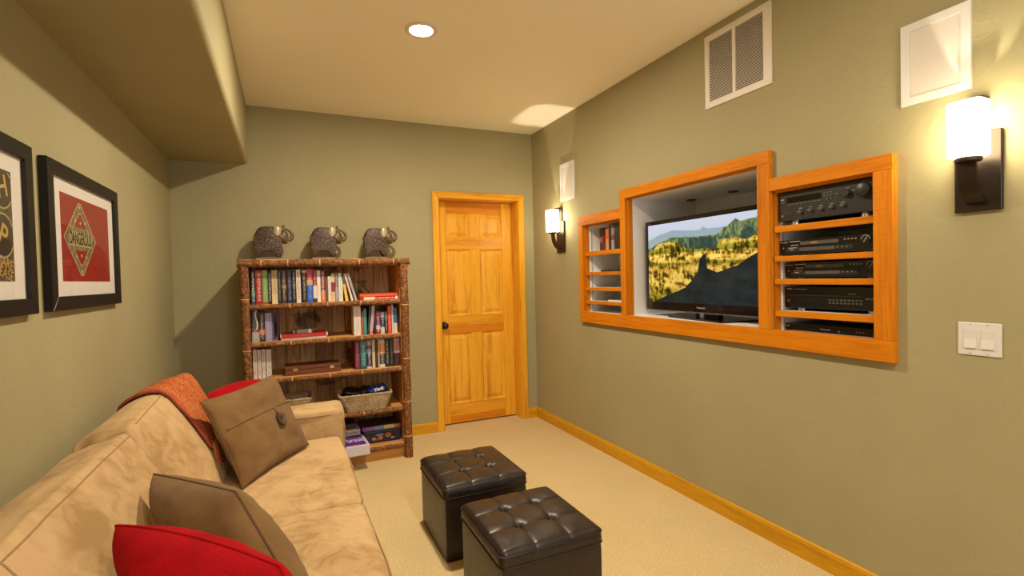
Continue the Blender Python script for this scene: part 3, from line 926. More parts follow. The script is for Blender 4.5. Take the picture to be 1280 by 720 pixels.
vc = comp('audio_deck', 'tall black audio deck with rows of small buttons on the fourth component shelf', 'audio deck', 2.185, 1.232, 1.664, 1.1365, 1.247, .30, True, .013)
x = 2.185
bbox_obj('front_panel', M['gloss_black'], vc, x, x+.007, 1.232, 1.664, 1.1495, 1.247, .0015, 1)
bbox_obj('tray_lip', M['charcoal_metal'], vc, x-.004, x+.002, 1.300, 1.655, 1.206, 1.212, .001, 1)
bbox_obj('display_window', M['display'], vc, x-.001, x+.002, 1.47, 1.60, 1.178, 1.196)
for r in range(2):
    for k in range(9): bbox_obj('button', M['grey_plastic'], vc, x-.003, x+.002, 1.306+k*.0165, 1.316+k*.0165, 1.174+r*.013, 1.181+r*.013)
for k in range(3): bbox_obj('button', M['grey_plastic'], vc, x-.003, x+.002, 1.248+k*.016, 1.260+k*.016, 1.196, 1.202)
bbox_obj('name_badge', M['silver_print'], vc, x-.0008, x, 1.625, 1.650, 1.236, 1.240)
bbox_obj('panel_mark', M['silver_print'], vc, x-.0008, x, 1.55, 1.615, 1.2355, 1.2375)
bbox_obj('panel_mark', M['silver_print'], vc, x-.0008, x, 1.335, 1.365, 1.217, 1.219)
bm = nb(); cyl(bm, (x, 1.642, 1.182), (-1, 0, 0), .005, .0045, .003, 14); obj('power_button', bm, M['silver'], vc)
bm = nb(); cyl(bm, (x+.002, 1.246, 1.168), (-1, 0, 0), .006, .006, .004, 14); obj('headphone_socket', bm, M['silver'], vc)

bd = comp('disc_player', 'slim glossy black disc player at the bottom of the component bay', 'disc player', 2.190, 1.234, 1.664, 1.0385, 1.074, .22, False, .001)
x = 2.190
bbox_obj('front_panel', M['gloss_black'], bd, x-.004, x+.007, 1.234, 1.664, 1.040, 1.074, .0015, 1)
bbox_obj('chrome_strip', M['silver'], bd, x-.006, x, 1.236, 1.662, 1.0405, 1.0425)
text('maker_name', 'Panasonic', .012, (x-.0046, 1.465, 1.058), TXD, TYD, M['silver_print'], bd)
text('disc_mark', 'BD', .014, (x-.0046, 1.648, 1.062), TXD, TYD, M['silver_print'], bd)
for yy in (1.332, 1.318, 1.304): bbox_obj('indicator', M['silver_print'], bd, x-.0046, x, yy-.002, yy+.002, 1.056, 1.059)
bm = nb(); cyl(bm, (x-.004, 1.405, 1.054), (-1, 0, 0), .0045, .004, .002, 14); obj('power_button', bm, M['silver'], bd)
def cable(pts, label):
    bm = nb(); P = [Vector(p) for p in pts]; path = []
    for i in range(len(P)-1):
        a, b2, c, d2 = P[max(0, i-1)], P[i], P[i+1], P[min(len(P)-1, i+2)]
        for k in range(6):
            t_ = k/6
            path.append(.5*((2*b2)+(c-a)*t_+(2*a-5*b2+4*c-d2)*t_*t_+(3*b2-a-3*c+d2)*t_**3))
    path.append(P[-1]); tube(bm, path, .004, 8)
    return tag(obj('cable', bm, M['black_plastic'], None, True), label, 'cable', 'cables behind the disc player')
cable([(2.45, 1.60, 1.043), (2.46, 1.56, 1.080), (2.48, 1.50, 1.098), (2.50, 1.45, 1.075), (2.56, 1.44, 1.043)], 'black cable looping behind the slim disc player, left loop')
cable([(2.44, 1.40, 1.043), (2.46, 1.36, 1.085), (2.48, 1.30, 1.100), (2.50, 1.26, 1.070), (2.56, 1.25, 1.043)], 'black cable looping behind the slim disc player, right loop')

# ------------------------------------------------------------------ left cubby contents
def bands_mat(name, bands, ink=None, amt=.0, axis='Z', rough=.45, inkdir='Z'):
    """spine print: colour bands along the height and small broken marks of lettering"""
    mt, nt, b = base_mat(name, rough)
    tc = N(nt, 'ShaderNodeTexCoord'); sp = N(nt, 'ShaderNodeSeparateXYZ')
    nt.links.new(tc.outputs['Generated'], sp.inputs[0])
    h = sp.outputs[axis]
    stops = [(z, c) for z, c in bands]
    col = ramp(nt, h, stops, 'CONSTANT')
    if ink is not None and amt > 0:
        mp = N(nt, 'ShaderNodeMapping'); mp.inputs['Scale'].default_value = (110, 30, 260) if inkdir == 'Z' else (260, 30, 110)
        mp.inputs['Location'].default_value = (random.random()*9, 0, random.random()*9)
        g = N(nt, 'ShaderNodeNewGeometry'); nt.links.new(g.outputs['Position'], mp.inputs[0])
        n = noise_tex(nt, mp.outputs[0], 1.0, 2)
        marks = ramp(nt, n, [(.50, (0, 0, 0, 1)), (.56, (1, 1, 1, 1))])
        cross = sp.outputs['X' if inkdir == 'Z' else 'Z']
        inx = ramp(nt, cross, [(0, (0, 0, 0, 1)), (.28, (1, 1, 1, 1)), (.74, (0, 0, 0, 1))], 'CONSTANT')
        along = ramp(nt, sp.outputs['Z' if inkdir == 'Z' else 'X'], [(0, (0, 0, 0, 1)), (.10, (1, 1, 1, 1)), (.92, (0, 0, 0, 1))], 'CONSTANT')
        fac = math_n(nt, 'MULTIPLY', math_n(nt, 'MULTIPLY', marks, inx), math_n(nt, 'MULTIPLY', along, amt))
        col = mix(nt, fac, col, ink)
    nt.links.new(col, b.inputs['Base Color'])
    return mt

def book(x0, x1, y, z0, z1, depth, bands, ink, amt, label, group, lean=0.0, name='book', cat='book'):
    """upright book, spine facing -y at plane y; lean tilts it about its foot (top moves +x)"""
    mt = bands_mat('book_cover', bands, ink, amt)
    w = x1-x0; tk = min(.003, w*.15)
    bm = nb()
    def sh(vsx):
        if lean:
            for v_ in vsx: v_.co.x += -lean*(v_.co.z-z0)
    sh(box(bm, x0, x1, y, y+.004, z0, z1, .0012, 1))
    sh(box(bm, x0, x0+tk, y+.003, y+depth, z0, z1)); sh(box(bm, x1-tk, x1, y+.003, y+depth, z0, z1))
    o = obj(name, bm, mt); tag(o, label, cat, group)
    bm = nb(); sh(box(bm, x0+tk, x1-tk, y+.003, y+depth-.004, z0+.003, z1-.004))
    obj('page_block', bm, M['paper'], o)
    return o

K = L(26, 24, 24); W_ = L(225, 216, 200); CR = L(214, 192, 150)
INKW = L(232, 224, 208); INKG = L(205, 170, 90)
YS = 3.795
S1, S2, S3, S4, S5 = 1.182, .928, .680, .383, .113
G1, G2, G3, G4 = 'upright books on the top shelf', 'upright books on the second shelf', 'upright books on the third shelf', 'leaning books on the top shelf'
row1 = [
 (-.211, -.186, 1.415, [(0, L(40, 70, 90)), (.25, L(40, 120, 80)), (.42, K)], INKW, .95, 'black book with green foot, leftmost on the top shelf'),
 (-.184, -.143, 1.414, [(0, L(150, 20, 18)), (.82, L(190, 90, 40)), (.93, L(150, 30, 20))], INKW, .8, 'thick red book with orange head on the top shelf'),
 (-.142, -.110, 1.413, [(0, L(170, 60, 50)), (.06, L(110, 160, 85)), (.9, L(150, 150, 110))], L(190, 205, 150), .7, 'pale green book on the top shelf beside the thick red one'),
 (-.109, -.087, 1.404, [(0, K)], INKW, .8, 'black book with white title between the green and beige books'),
 (-.086, -.050, 1.412, [(0, CR), (.3, L(196, 172, 128)), (.8, L(180, 160, 125))], L(150, 120, 80), .5, 'wide beige book on the top shelf'),
 (-.048, -.027, 1.412, [(0, K)], L(150, 170, 150), .8, 'black book right after the wide beige one'),
 (-.024, .006, 1.411, [(0, L(56, 42, 28)), (.45, L(150, 110, 60)), (.55, L(60, 46, 30))], L(205, 185, 150), .7, 'dark brown book with tan middle band on the top shelf'),
 (.010, .041, 1.416, [(0, L(24, 24, 52))], L(150, 150, 190), .8, 'navy blue book on the top shelf'),
 (.043, .065, 1.415, [(0, L(26, 25, 32)), (.5, L(120, 100, 60)), (.54, L(26, 26, 34))], L(200, 190, 160), .8, 'black book with thin gold band after the navy one'),
 (.068, .097, 1.415, [(0, L(216, 204, 190))], L(150, 50, 45), .8, 'cream book with red title on the top shelf'),
 (.105, .134, 1.410, [(0, L(24, 26, 24)), (.92, L(205, 190, 150))], L(210, 195, 140), .7, 'black book with cream cap on its spine'),
 (.136, .175, 1.415, [(0, L(34, 84, 190)), (.52, L(190, 150, 100)), (.68, L(205, 22, 28))], L(160, 200, 235), .7, 'red and bright blue book on the top shelf'),
 (.177, .202, 1.413, [(0, L(40, 30, 30)), (.12, L(214, 204, 192)), (.5, L(140, 40, 38))], L(220, 200, 190), .6, 'half maroon half white book right of the red and blue one'),
 (.203, .226, 1.405, [(0, L(222, 214, 204))], L(200, 190, 180), .4, 'plain white book on the top shelf before the maroon and orange one'),
 (.228, .256, 1.407, [(0, L(206, 116, 60)), (.36, L(40, 24, 20)), (.44, L(130, 24, 22))], INKW, .9, 'maroon and orange book with large white title'),
 (.257, .274, 1.365, [(0, L(96, 70, 60))], L(140, 110, 95), .6, 'short brown book on the top shelf'),
 (.275, .296, 1.365, [(0, L(214, 206, 190))], L(150, 140, 120), .6, 'short off-white book beside the short brown one'),
 (.297, .321, 1.382, [(0, L(206, 188, 140)), (.35, L(140, 30, 60)), (.68, L(210, 190, 140))], L(90, 60, 50), .5, 'cream book with magenta label block'),
 (.323, .345, 1.387, [(0, L(150, 140, 140)), (.5, L(120, 90, 100))], L(220, 215, 210), .7, 'grey and mauve book on the top shelf'),
 (.347, .375, 1.385, [(0, L(216, 214, 204))], L(110, 150, 130), .8, 'white book with green lettering on the top shelf'),
]
for a, b2, zt, bands, ink, amt, lab in row1:
    book(a, b2, YS, S1, zt, .15, bands, ink, amt, lab, G1)
book(.392, .412, YS, S1, 1.384, .14, [(0, L(226, 190, 80)), (.6, L(70, 90, 90))], L(120, 60, 40), .5, 'yellow and teal book tilting to the left on the top shelf', G4, .14)
book(.432, .447, YS, S1, 1.379, .14, [(0, L(222, 210, 200))], L(180, 60, 60), .7, 'thin white book with red print tilting after the yellow and teal one', G4, .24)
book(.458, .474, YS, S1, 1.383, .14, [(0, L(176, 172, 168))], L(90, 90, 100), .6, 'grey book tilting at the end of the top row', G4, .27)

def flat_item(name, cat, x0, x1, y0, y1, z0, z1, bands, ink, amt, label, group=None, rough=.45, child=None, paper=True, rot=0.0):
    mt = bands_mat('flat_print', bands, ink, amt, 'X', rough, 'X')
    cx, cy = (x0+x1)/2, (y0+y1)/2
    mtx = Matrix.Translation((cx, cy, 0)) @ Matrix.Rotation(rot, 4, 'Z') @ Matrix.Translation((-cx, -cy, 0))
    bm = nb()
    if paper:
        t_ = min(.003, (z1-z0)*.18)
        box(bm, x0, x1, y0, y0+.004, z0, z1, .001, 1, mtx); box(bm, x0, x1, y0, y1, z0, z0+t_, 0, 1, mtx); box(bm, x0, x1, y0, y1, z1-t_, z1, 0, 1, mtx)
    else: box(bm, x0, x1, y0, y1, z0, z1, .0015, 1, mtx)
    o = obj(name, bm, mt); tag(o, label, cat, group)
    if paper:
        bm = nb(); box(bm, x0+.003, x1-.003, y0+.003, y1-.004, z0+t_, z1-t_, 0, 1, mtx); obj('page_block', bm, M['paper'], o)
    return o
flat_item('book', 'book', .498, .768, 3.80, 4.00, S1, 1.206, [(0, L(196, 22, 24)), (.08, W_), (.36, L(200, 24, 26)), (.88, K), (.92, W_)], INKW, .9, 'red book with white label lying flat on the top shelf', 'books lying flat on the top shelf')
flat_item('book', 'book', .494, .766, 3.80, 4.01, 1.2065, 1.229, [(0, L(232, 92, 24))], L(240, 120, 40), .3, 'orange book lying on the red one on the top shelf', 'books lying flat on the top shelf')

# second shelf, left end
t = thing('disc_case', 'dark case with white swoosh at the left end of the second shelf', 'case', (-.192, YS+.07, S2))
bbox_obj('cover', bands_mat('case_print', [(0, L(150, 160, 160)), (.30, L(120, 60, 60)), (.42, L(46, 52, 58))], INKW, .3), t, -.216, -.170, YS, YS+.14, S2, 1.156, .002, 1)
bm = nb()
sw = [(-.186+.006*math.sin(k*.7), S2+.085+.0145*k) for k in range(10)]
for (xa, za), (xb2, zb2) in zip(sw, sw[1:]):
    poly(bm, [(xa-.004, YS-.0008, za), (xa+.004, YS-.0008, za), (xb2+.004, YS-.0008, zb2), (xb2-.004, YS-.0008, zb2)], (0, .001, 0))
obj('swoosh', bm, plain('swoosh_white', W_), t)
book(-.169, -.137, YS, S2, 1.128, .15, [(0, L(60, 40, 32)), (.25, L(200, 120, 90)), (.42, L(50, 36, 30))], L(210, 190, 160), .8, 'dark brown book with salmon lower band on the second shelf', G2)
book(-.135, -.094, YS, S2, 1.125, .19, [(0, L(146, 140, 176))], L(190, 186, 214), .5, 'lavender book with plain spine on the second shelf', G2)
fb0, fb1 = Vector((-.090, YS+.004, 0)), Vector((-.046, YS+.110, 0))
fd = (fb1-fb0).normalized(); fn = Vector((fd.y, -fd.x, 0))
def on_cover(a_, z_, off=0.0): return fb0+fd*a_+fn*off+Vector((0, 0, z_))
bm = nb(); flen = (fb1-fb0).length
poly(bm, [on_cover(0, S2), on_cover(flen, S2), on_cover(flen, 1.126), on_cover(0, 1.126)], fn*-.003)
pb = tag(obj('book', bm, plain('cover_purple', L(112, 100, 134))), 'thin purple book turned to show a dark standing figure on its cover', 'book', G2)
bm = nb(); poly(bm, [on_cover(.002, S2+.002, -.003), on_cover(flen-.002, S2+.002, -.003), on_cover(flen-.002, 1.124, -.003), on_cover(.002, 1.124, -.003)], fn*-.006); obj('page_block', bm, M['paper'], pb)
fig = [(.024, .01), (.040, .01), (.046, .06), (.052, .02), (.066, .02), (.070, .085), (.064, .120), (.054, .138), (.036, .138), (.026, .115), (.020, .07)]
bm = nb(); poly(bm, [on_cover(a_, S2+z_, .0002) for a_, z_ in fig], fn*.0006)
lathe(bm, on_cover(.045, S2+.152, .0002), fn, [(0, 0), (.013, 0), (.013, .0006), (0, .0006)], 14)
obj('figure_print', bm, plain('figure_black', L(30, 24, 30)), pb)
flat_item('book', 'book', -.040, .255, 3.80, 4.0, S2, .944, [(0, L(214, 190, 190))], L(190, 160, 160), .4, 'pale pink book at the bottom of the flat stack on the second shelf', 'books lying flat on the second shelf')
flat_item('book', 'book', -.045, .262, 3.795, 3.99, .9445, .966, [(0, W_), (.03, L(176, 40, 34)), (.97, W_)], L(200, 60, 50), .4, 'red book with white edge on the pale pink one', 'books lying flat on the second shelf', rot=.02)
gb = flat_item('small_box', 'box', .036, .168, 3.84, 3.93, .9665, .992, [(0, L(120, 110, 104)), (.1, L(40, 36, 34)), (.2, L(120, 110, 104)), (.78, L(190, 180, 170)), (.92, L(70, 62, 58))], L(60, 54, 50), .4, 'small grey box on top of the flat red book', None, paper=False)

row2 = [
 (.443, .494, 1.144, [(0, L(214, 204, 196))], L(150, 140, 132), .6, 'thick off-white book standing left in the right group of the second shelf'),
 (.498, .511, 1.102, [(0, L(150, 80, 60))], L(200, 150, 120), .5, 'thin brown book beside the thick off-white one'),
 (.512, .534, 1.119, [(0, L(56, 130, 138))], L(150, 190, 190), .5, 'teal book upright on the second shelf'),
 (.588, .600, 1.102, [(0, L(36, 28, 34))], L(120, 60, 80), .6, 'thin dark plum book on the second shelf'),
 (.601, .632, 1.096, [(0, L(150, 24, 40)), (.2, L(190, 180, 190)), (.38, L(90, 40, 90)), (.7, L(150, 36, 60))], L(230, 210, 220), .7, 'purple and crimson book on the second shelf'),
 (.634, .663, 1.090, [(0, L(190, 186, 190)), (.3, L(40, 40, 60)), (.75, L(150, 150, 160))], L(220, 220, 225), .8, 'dark blue and grey book with white lettering on the second shelf'),
 (.665, .686, 1.093, [(0, L(40, 34, 36)), (.6, L(90, 80, 80))], L(200, 190, 180), .7, 'black and grey book before the orange-red one'),
 (.688, .712, 1.133, [(0, L(206, 70, 40))], L(236, 180, 150), .6, 'orange-red book on the second shelf'),
 (.716, .728, 1.141, [(0, L(206, 200, 196))], L(150, 150, 160), .5, 'thin white book right of the orange-red one'),
 (.730, .756, 1.118, [(0, L(214, 206, 186)), (.4, L(58, 100, 150))], L(40, 60, 90), .4, 'blue over cream book at the right end of the second shelf'),
]
for a, b2, zt, bands, ink, amt, lab in row2: book(a, b2, YS, S2, zt, .15, bands, ink, amt, lab, G2)
book(.5365, .5465, YS, S2, 1.145, .15, [(0, L(40, 50, 60))], L(120, 130, 140), .5, 'thin dark slate book tilting right on the second shelf', G2, -.10)
book(.552, .575, YS, S2, 1.141, .15, [(0, L(200, 120, 110)), (.12, L(196, 180, 182))], L(140, 90, 110), .7, 'pale pink book tilting right on the second shelf', G2, -.10)

row3l = [
 (-.215, -.189, .882, 'leftmost of the four white volumes on the third shelf'),
 (-.188, -.163, .880, 'second from the left of the four white volumes on the third shelf'),
 (-.162, -.137, .878, 'third from the left of the four white volumes on the third shelf'),
 (-.135, -.102, .877, 'widest and rightmost of the four white volumes on the third shelf')]
for i, (a, b2, zt, lab) in enumerate(row3l):
    book(a, b2-.003, YS+.002*(i % 2), S3, zt-.002*(i % 2), .14, [(0, L(216, 206, 200)), (.2+.04*i, L(206, 196, 186)), (.26+.04*i, L(218, 208, 202))], L(110, 84, 84), .8, lab, 'white volumes on the third shelf')
row3 = [
 (.443, .479, .886, [(0, L(112, 26, 50))], L(200, 150, 150), .7, 'maroon book standing left in the right group of the third shelf'),
 (.482, .526, .887, [(0, L(48, 60, 66)), (.06, L(40, 104, 112)), (.5, L(56, 122, 130))], L(190, 215, 205), .6, 'teal book with pale title on the third shelf'),
 (.528, .563, .890, [(0, L(200, 200, 210)), (.07, L(28, 34, 72)), (.52, L(120, 140, 180)), (.68, L(30, 36, 70)), (.8, L(150, 130, 150))], INKW, .7, 'navy book with pale emblem on the third shelf'),
 (.567, .587, .890, [(0, L(210, 190, 150))], L(160, 130, 90), .5, 'narrow cream book on the third shelf'),
 (.589, .607, .889, [(0, L(56, 40, 28))], L(110, 80, 50), .5, 'dark brown book between two narrow cream ones'),
 (.608, .619, .892, [(0, L(190, 170, 140))], L(140, 110, 80), .4, 'thin tan book left of the orange banded one'),
 (.620, .658, .895, [(0, L(216, 210, 204)), (.10, L(50, 54, 66)), (.46, L(222, 130, 50)), (.82, L(190, 190, 190))], INKW, .6, 'white book with orange and dark bands on the third shelf'),
 (.660, .691, .888, [(0, K)], L(190, 190, 170), .8, 'black book with pale title right of the orange banded one'),
 (.693, .722, .890, [(0, L(30, 26, 26))], L(130, 130, 110), .7, 'second black book, beside the pink and dark one at the end'),
 (.725, .768, .892, [(0, L(50, 26, 30)), (.46, L(190, 140, 136)), (.9, L(206, 180, 176))], L(110, 70, 70), .7, 'pink over dark book at the right end of the third shelf'),
]
for a, b2, zt, bands, ink, amt, lab in row3: book(a, b2, YS, S3, zt, .15, bands, ink, amt, lab, G3)

wc = thing('wooden_case', 'flat reddish brown wooden case with two brass clasps on the third shelf', 'case', (.162, 3.88, S3))
cw = wood('case_wood', (.16, .050, .022, 1), (.10, .028, .012, 1), 'X', 1, .35)
bbox_obj('case_body', cw, wc, -.022, .344, 3.79, 3.97, S3, S3+.036, .002, 1)
bbox_obj('case_lid', cw, wc, -.022, .344, 3.79, 3.97, S3+.038, S3+.062, .003, 1)
for xx in (.045, .285):
    bm = nb(); box(bm, xx-.014, xx+.014, 3.786, 3.791, S3+.028, S3+.048, .0015, 1); obj('clasp', bm, plain('brass', (.75, .52, .20, 1), .3, .9), wc)

# ------------------------------------------------------------------ bookshelf
bs = thing('bookshelf', 'rustic log-edged wooden bookshelf with bark trim against the back wall', 'bookshelf', (.285, 3.96, 0))
SF, SBK = 3.735, 4.195
def log(name, a, b2, r, seed, rings_at=(), flat=False):
    bm = nb(); a = Vector(a); b2 = Vector(b2); n = max(10, int((b2-a).length/.02))
    pts = []; rads = []
    for i in range(n+1):
        t_ = i/n; p = a.lerp(b2, t_)
        wv = Vector((noise.noise(Vector((seed, t_*7, 0))), noise.noise(Vector((seed, 5, t_*7))), noise.noise(Vector((seed, t_*7, 9)))))*r*.18
        d = (b2-a).normalized(); wv -= d*wv.dot(d)
        pts.append(p+wv); rads.append(r*(1+.10*noise.noise(Vector((seed*3, t_*14, 2)))))
    tube(bm, pts, rads, 12, wob=.10, seed=seed)
    o = obj(name, bm, M['bark'], bs, True, .9)
    for t_ in rings_at:
        i = int(t_*n); bm = nb(); d = (b2-a).normalized()
        tube(bm, [pts[i]-d*.004, pts[i], pts[i]+d*.004], [rads[i]*1.0, rads[i]*1.10, rads[i]*1.0], 12)
        obj('growth_ring', bm, M['log_ring'], o, True)
    return o
XI0, XI1 = -.222, .772
log('front_post', (-.246, SF+.005, 0), (-.246, SF+.005, 1.44), .027, 1, (.34, .62, .86))
log('front_post', (.803, SF+.005, 0), (.803, SF+.005, 1.44), .030, 2, (.12, .30, .52, .80))
log('top_log', (-.285, SF+.000, 1.457), (.848, SF+.000, 1.461), .023, 3, (.13, .27, .46, .68, .90))
shelf_z = [(S1, 1), (S2, 2), (S3, 3), (S4, 4), (S5, 5)]
for z, sd in shelf_z:
    bbox_obj('shelf_board', M['shelf_wood'], bs, XI0, XI1, SF+.006, SBK-.026, z-.026, z, .002, 1)
    log('shelf_log', (XI0+.002, SF+.006, z-.0165), (XI1-.002, SF+.006, z-.0165), .0165, 10+sd, (.25, .5, .72) if sd != 5 else (.6,))
bbox_obj('top_board', M['shelf_wood'], bs, -.275, .838, SF+.004, SBK, 1.462, 1.484, .003, 1)
bbox_obj('side_board', M['shelf_side'], bs, -.262, XI0, SF+.02, SBK, .02, 1.462)
bbox_obj('side_board', M['shelf_side'], bs, XI1, .812, SF+.02, SBK, .02, 1.462)
bbox_obj('kick_board', M['shelf_wood'], bs, XI0, XI1, SF+.03, SF+.05, 0, S5-.028)
bbox_obj('top_apron', M['shelf_wood'], bs, XI0, XI1, SF+.03, SF+.05, 1.435, 1.461)
xs_ = [XI0, -.115, -.005, .085, .20, .325, .42, .535, .655, XI1]
for i in range(len(xs_)-1):
    bbox_obj('plank', M['plank'], bs, xs_[i]+.002, xs_[i+1]-.002, SBK-.025+random.uniform(-.003, .003), SBK-.005, .03, 1.46, .0015, 1)

# ------------------------------------------------------------------ elephants on the bookshelf
def elephant(x, label):
    yc, zb = 4.06, 1.4845
    t = thing('elephant_figurine', label, 'figurine', (x, yc, zb), 'iron elephants on the bookshelf')
    sc_ = .000522
    def P(u, v_, dy=0): return Vector((x+(u-245)*sc_, yc+dy, zb+.012+(575-v_)*sc_))
    bbox_obj('base_plate', M['iron_base'], t, x-.083, x+.084, yc-.045, yc+.045, zb, zb+.026, .002, 1)
    out = [(95, 552), (92, 490), (84, 420), (77, 350), (77, 280), (88, 215), (112, 165), (145, 135), (185, 122), (245, 119), (300, 121), (345, 135), (385, 165), (412, 215), (425, 280), (415, 345), (402, 385), (396, 450), (402, 500), (404, 552), (345, 552), (345, 495), (336, 455), (314, 436), (174, 436), (154, 458), (148, 500), (147, 552)]
    bm = nb(); D = .036
    vsF = [bm.verts.new(P(u, v_, -D)) for u, v_ in out]; vsB = [bm.verts.new(P(u, v_, D)) for u, v_ in out]
    bm.faces.new(vsF); bm.faces.new(vsB[::-1])
    n = len(out)
    for i in range(n): bm.faces.new((vsF[i], vsB[i], vsB[(i+1) % n], vsF[(i+1) % n]))
    es = [e for e in bm.edges if len({v_ in vsF for v_ in e.verts}) == 1]
    bmesh.ops.bevel(bm, geom=es, offset=.011, segments=4, profile=.5, affect='EDGES', clamp_overlap=True)
    bmesh.ops.triangulate(bm, faces=[f for f in bm.faces if len(f.verts) > 4])
    obj('body', bm, M['iron'], t, True, .9)
    # head and raised trunk as one tapering tube, plus the skull
    bm = nb()
    hp = [(395, 255), (425, 272), (458, 290), (492, 300), (522, 292), (546, 268), (556, 236), (546, 202), (522, 176), (492, 158), (462, 146), (442, 132), (434, 114), (444, 102), (458, 106)]
    hr = [.036, .036, .032, .024, .017, .0135, .0115, .0100, .0088, .0078, .0070, .0066, .0066, .0066, .0060]
    path, rad = [], []
    for i in range(len(hp)-1):
        a, b2, c, d2 = [Vector(hp[k]) for k in (max(0, i-1), i, i+1, min(len(hp)-1, i+2))]
        for k in range(3):
            q = k/3; s_ = .5*((2*b2)+(c-a)*q+(2*a-5*b2+4*c-d2)*q*q+(3*b2-a-3*c+d2)*q**3)
            path.append(P(s_.x, s_.y)); rad.append(hr[i]*(1-q)+hr[i+1]*q)
    path.append(P(*hp[-1])); rad.append(hr[-1])
    tube(bm, path, rad, 14)
    r_ = bmesh.ops.create_icosphere(bm, subdivisions=3, radius=1)
    for v_ in r_['verts']: v_.co = P(436, 255)+Vector((v_.co.x*.036, v_.co.y*.034, v_.co.z*.050))
    tube(bm, [P(425, 325), P(455, 338), P(480, 330), P(492, 312)], [.012, .013, .011, .008], 10)
    obj('head_and_trunk', bm, M['iron_plain'], t, True)
    for sd in (-1, 1):
        bm = nb(); r_ = bmesh.ops.create_icosphere(bm, subdivisions=3, radius=1)
        for v_ in r_['verts']:
            q = v_.co.copy()
            v_.co = P(362, 188, sd*.041)+Vector((q.x*.0275, q.y*.006-sd*.008*(q.x*q.x), q.z*.036))
        obj('ear', bm, M['ear_metal'], t, True)
        bm = nb(); tube(bm, [P(478, 322, sd*.016), P(500, 334, sd*.02), P(522, 344, sd*.022)], [.004, .0032, .0012], 8); obj('tusk', bm, M['ear_metal'], t, True)
        bm = nb(); r_ = bmesh.ops.create_icosphere(bm, subdivisions=2, radius=.0042)
        bmesh.ops.translate(bm, verts=r_['verts'], vec=P(452, 228, sd*.033)); obj('eye', bm, M['ear_metal'], t, True)
    bm = nb(); tube(bm, [P(86, 235), P(68, 245), P(62, 280), P(72, 320), P(72, 355), P(68, 385)], [.003, .003, .003, .003, .005, .002], 8)
    obj('tail', bm, M['iron_plain'], t, True)
elephant(-.104, 'pierced iron elephant figurine at the left end of the bookshelf top')
elephant(.272, 'pierced iron elephant figurine in the middle of the bookshelf top')
elephant(.656, 'pierced iron elephant figurine at the right end of the bookshelf top')

# ------------------------------------------------------------------ baskets and games on the lower shelves
def basket(x0t, x1t, x0b, x1b, y0, y1, z0, z1, label):
    t = thing('basket', label, 'basket', ((x0b+x1b)/2, (y0+y1)/2, z0), 'woven baskets on the fourth shelf')
    bm = nb(); rows = 13; cb = .025
    for k in range(rows):
        f_ = k/(rows-1); zc = z0+.006+f_*(z1-z0-.012)
        xa = x0b+(x0t-x0b)*f_; xb2 = x1b+(x1t-x1b)*f_; ya = y0+.018*(1-f_); yb = y1-.018*(1-f_)
        pts = []
        for cx_, cy_, a_0 in ((xb2-cb, yb-cb, 0), (xa+cb, yb-cb, PI/2), (xa+cb, ya+cb, PI), (xb2-cb, ya+cb, 1.5*PI)):
            for j in range(5):
                a = a_0+PI/2*j/4; pts.append(Vector((cx_+cb*math.cos(a), cy_+cb*math.sin(a), zc)))
        dense = []
        for i in range(len(pts)):
            p, q = pts[i], pts[(i+1) % len(pts)]; m_ = max(1, int((q-p).length/.012))
            for j in range(m_): dense.append(p.lerp(q, j/m_))
        rads = [.0056*(1+.28*math.sin(i*2.4+k*1.7)) for i in range(len(dense))]
        tube(bm, dense, rads, 7, closed=True)
    o = obj('woven_wall', bm, M['rope'], t, True); o['kind'] = 'stuff'
    bm = nb(); dense = [p+Vector((0, 0, .008)) for p in dense]
    tube(bm, dense, [.0085*(1+.2*math.sin(i*1.9)) for i in range(len(dense))], 8, closed=True)
    obj('rim', bm, M['rope'], t, True)
    bbox_obj('basket_base', M['rope'], t, x0b+.01, x1b-.01, y0+.025, y1-.025, z0, z0+.008)
    return t
basket(.325, .690, .372, .648, 3.725, 3.95, S4, .500, 'woven seagrass basket full of snack bags on the fourth shelf')
basket(-.20, .145, -.16, .105, 3.80, 4.02, S4, .505, 'woven seagrass basket mostly hidden behind the sofa arm')
def snack_bag(cx_, cy_, cz_, w, d, h, rot, col, label, seed, txt=None):
    bm = unit_soft(8, .35, (0, 0, 0), None, .0, 1, seed, (1, 1, 1))
    for v_ in bm.verts:
        q = v_.co
        pin = 1-.55*abs(q.x)**3
        v_.co = Vector((q.x*w/2, q.y*d/2*pin, q.z*h/2)) + noise.noise_vector(q*2.2+Vector((seed*5, 0, 0)))*.010
    mtx = Matrix.Translation((cx_, cy_, cz_)) @ Matrix.Rotation(rot, 4, 'Y') @ Matrix.Rotation(.35, 4, 'X')
    bmesh.ops.transform(bm, matrix=mtx, verts=bm.verts)
    mt = plain('bag_film', col, .22)
    o = obj('snack_bag', bm, mt, None, True); tag(o, label, 'snack bag', 'snack bags in the basket')
    if txt: text('bag_print', txt, .034, (cx_+.004, cy_-d/2-.010, cz_+.018), (1, 0, .18), (0, .35, 1), plain('bag_white', W_), o, extr=.002, bold=.001)
    return o
snack_bag(.420, 3.84, .500, .13, .09, .062, .10, L(26, 20, 22), 'black snack bag at the left of the woven basket', 1)
snack_bag(.510, 3.85, .500, .10, .08, .060, -.15, L(34, 30, 44), 'dark plum snack bag in the middle of the woven basket', 2)
snack_bag(.600, 3.83, .505, .13, .085, .066, -.18, L(40, 70, 150), 'blue snack bag with white lettering in the woven basket', 3, 'York')

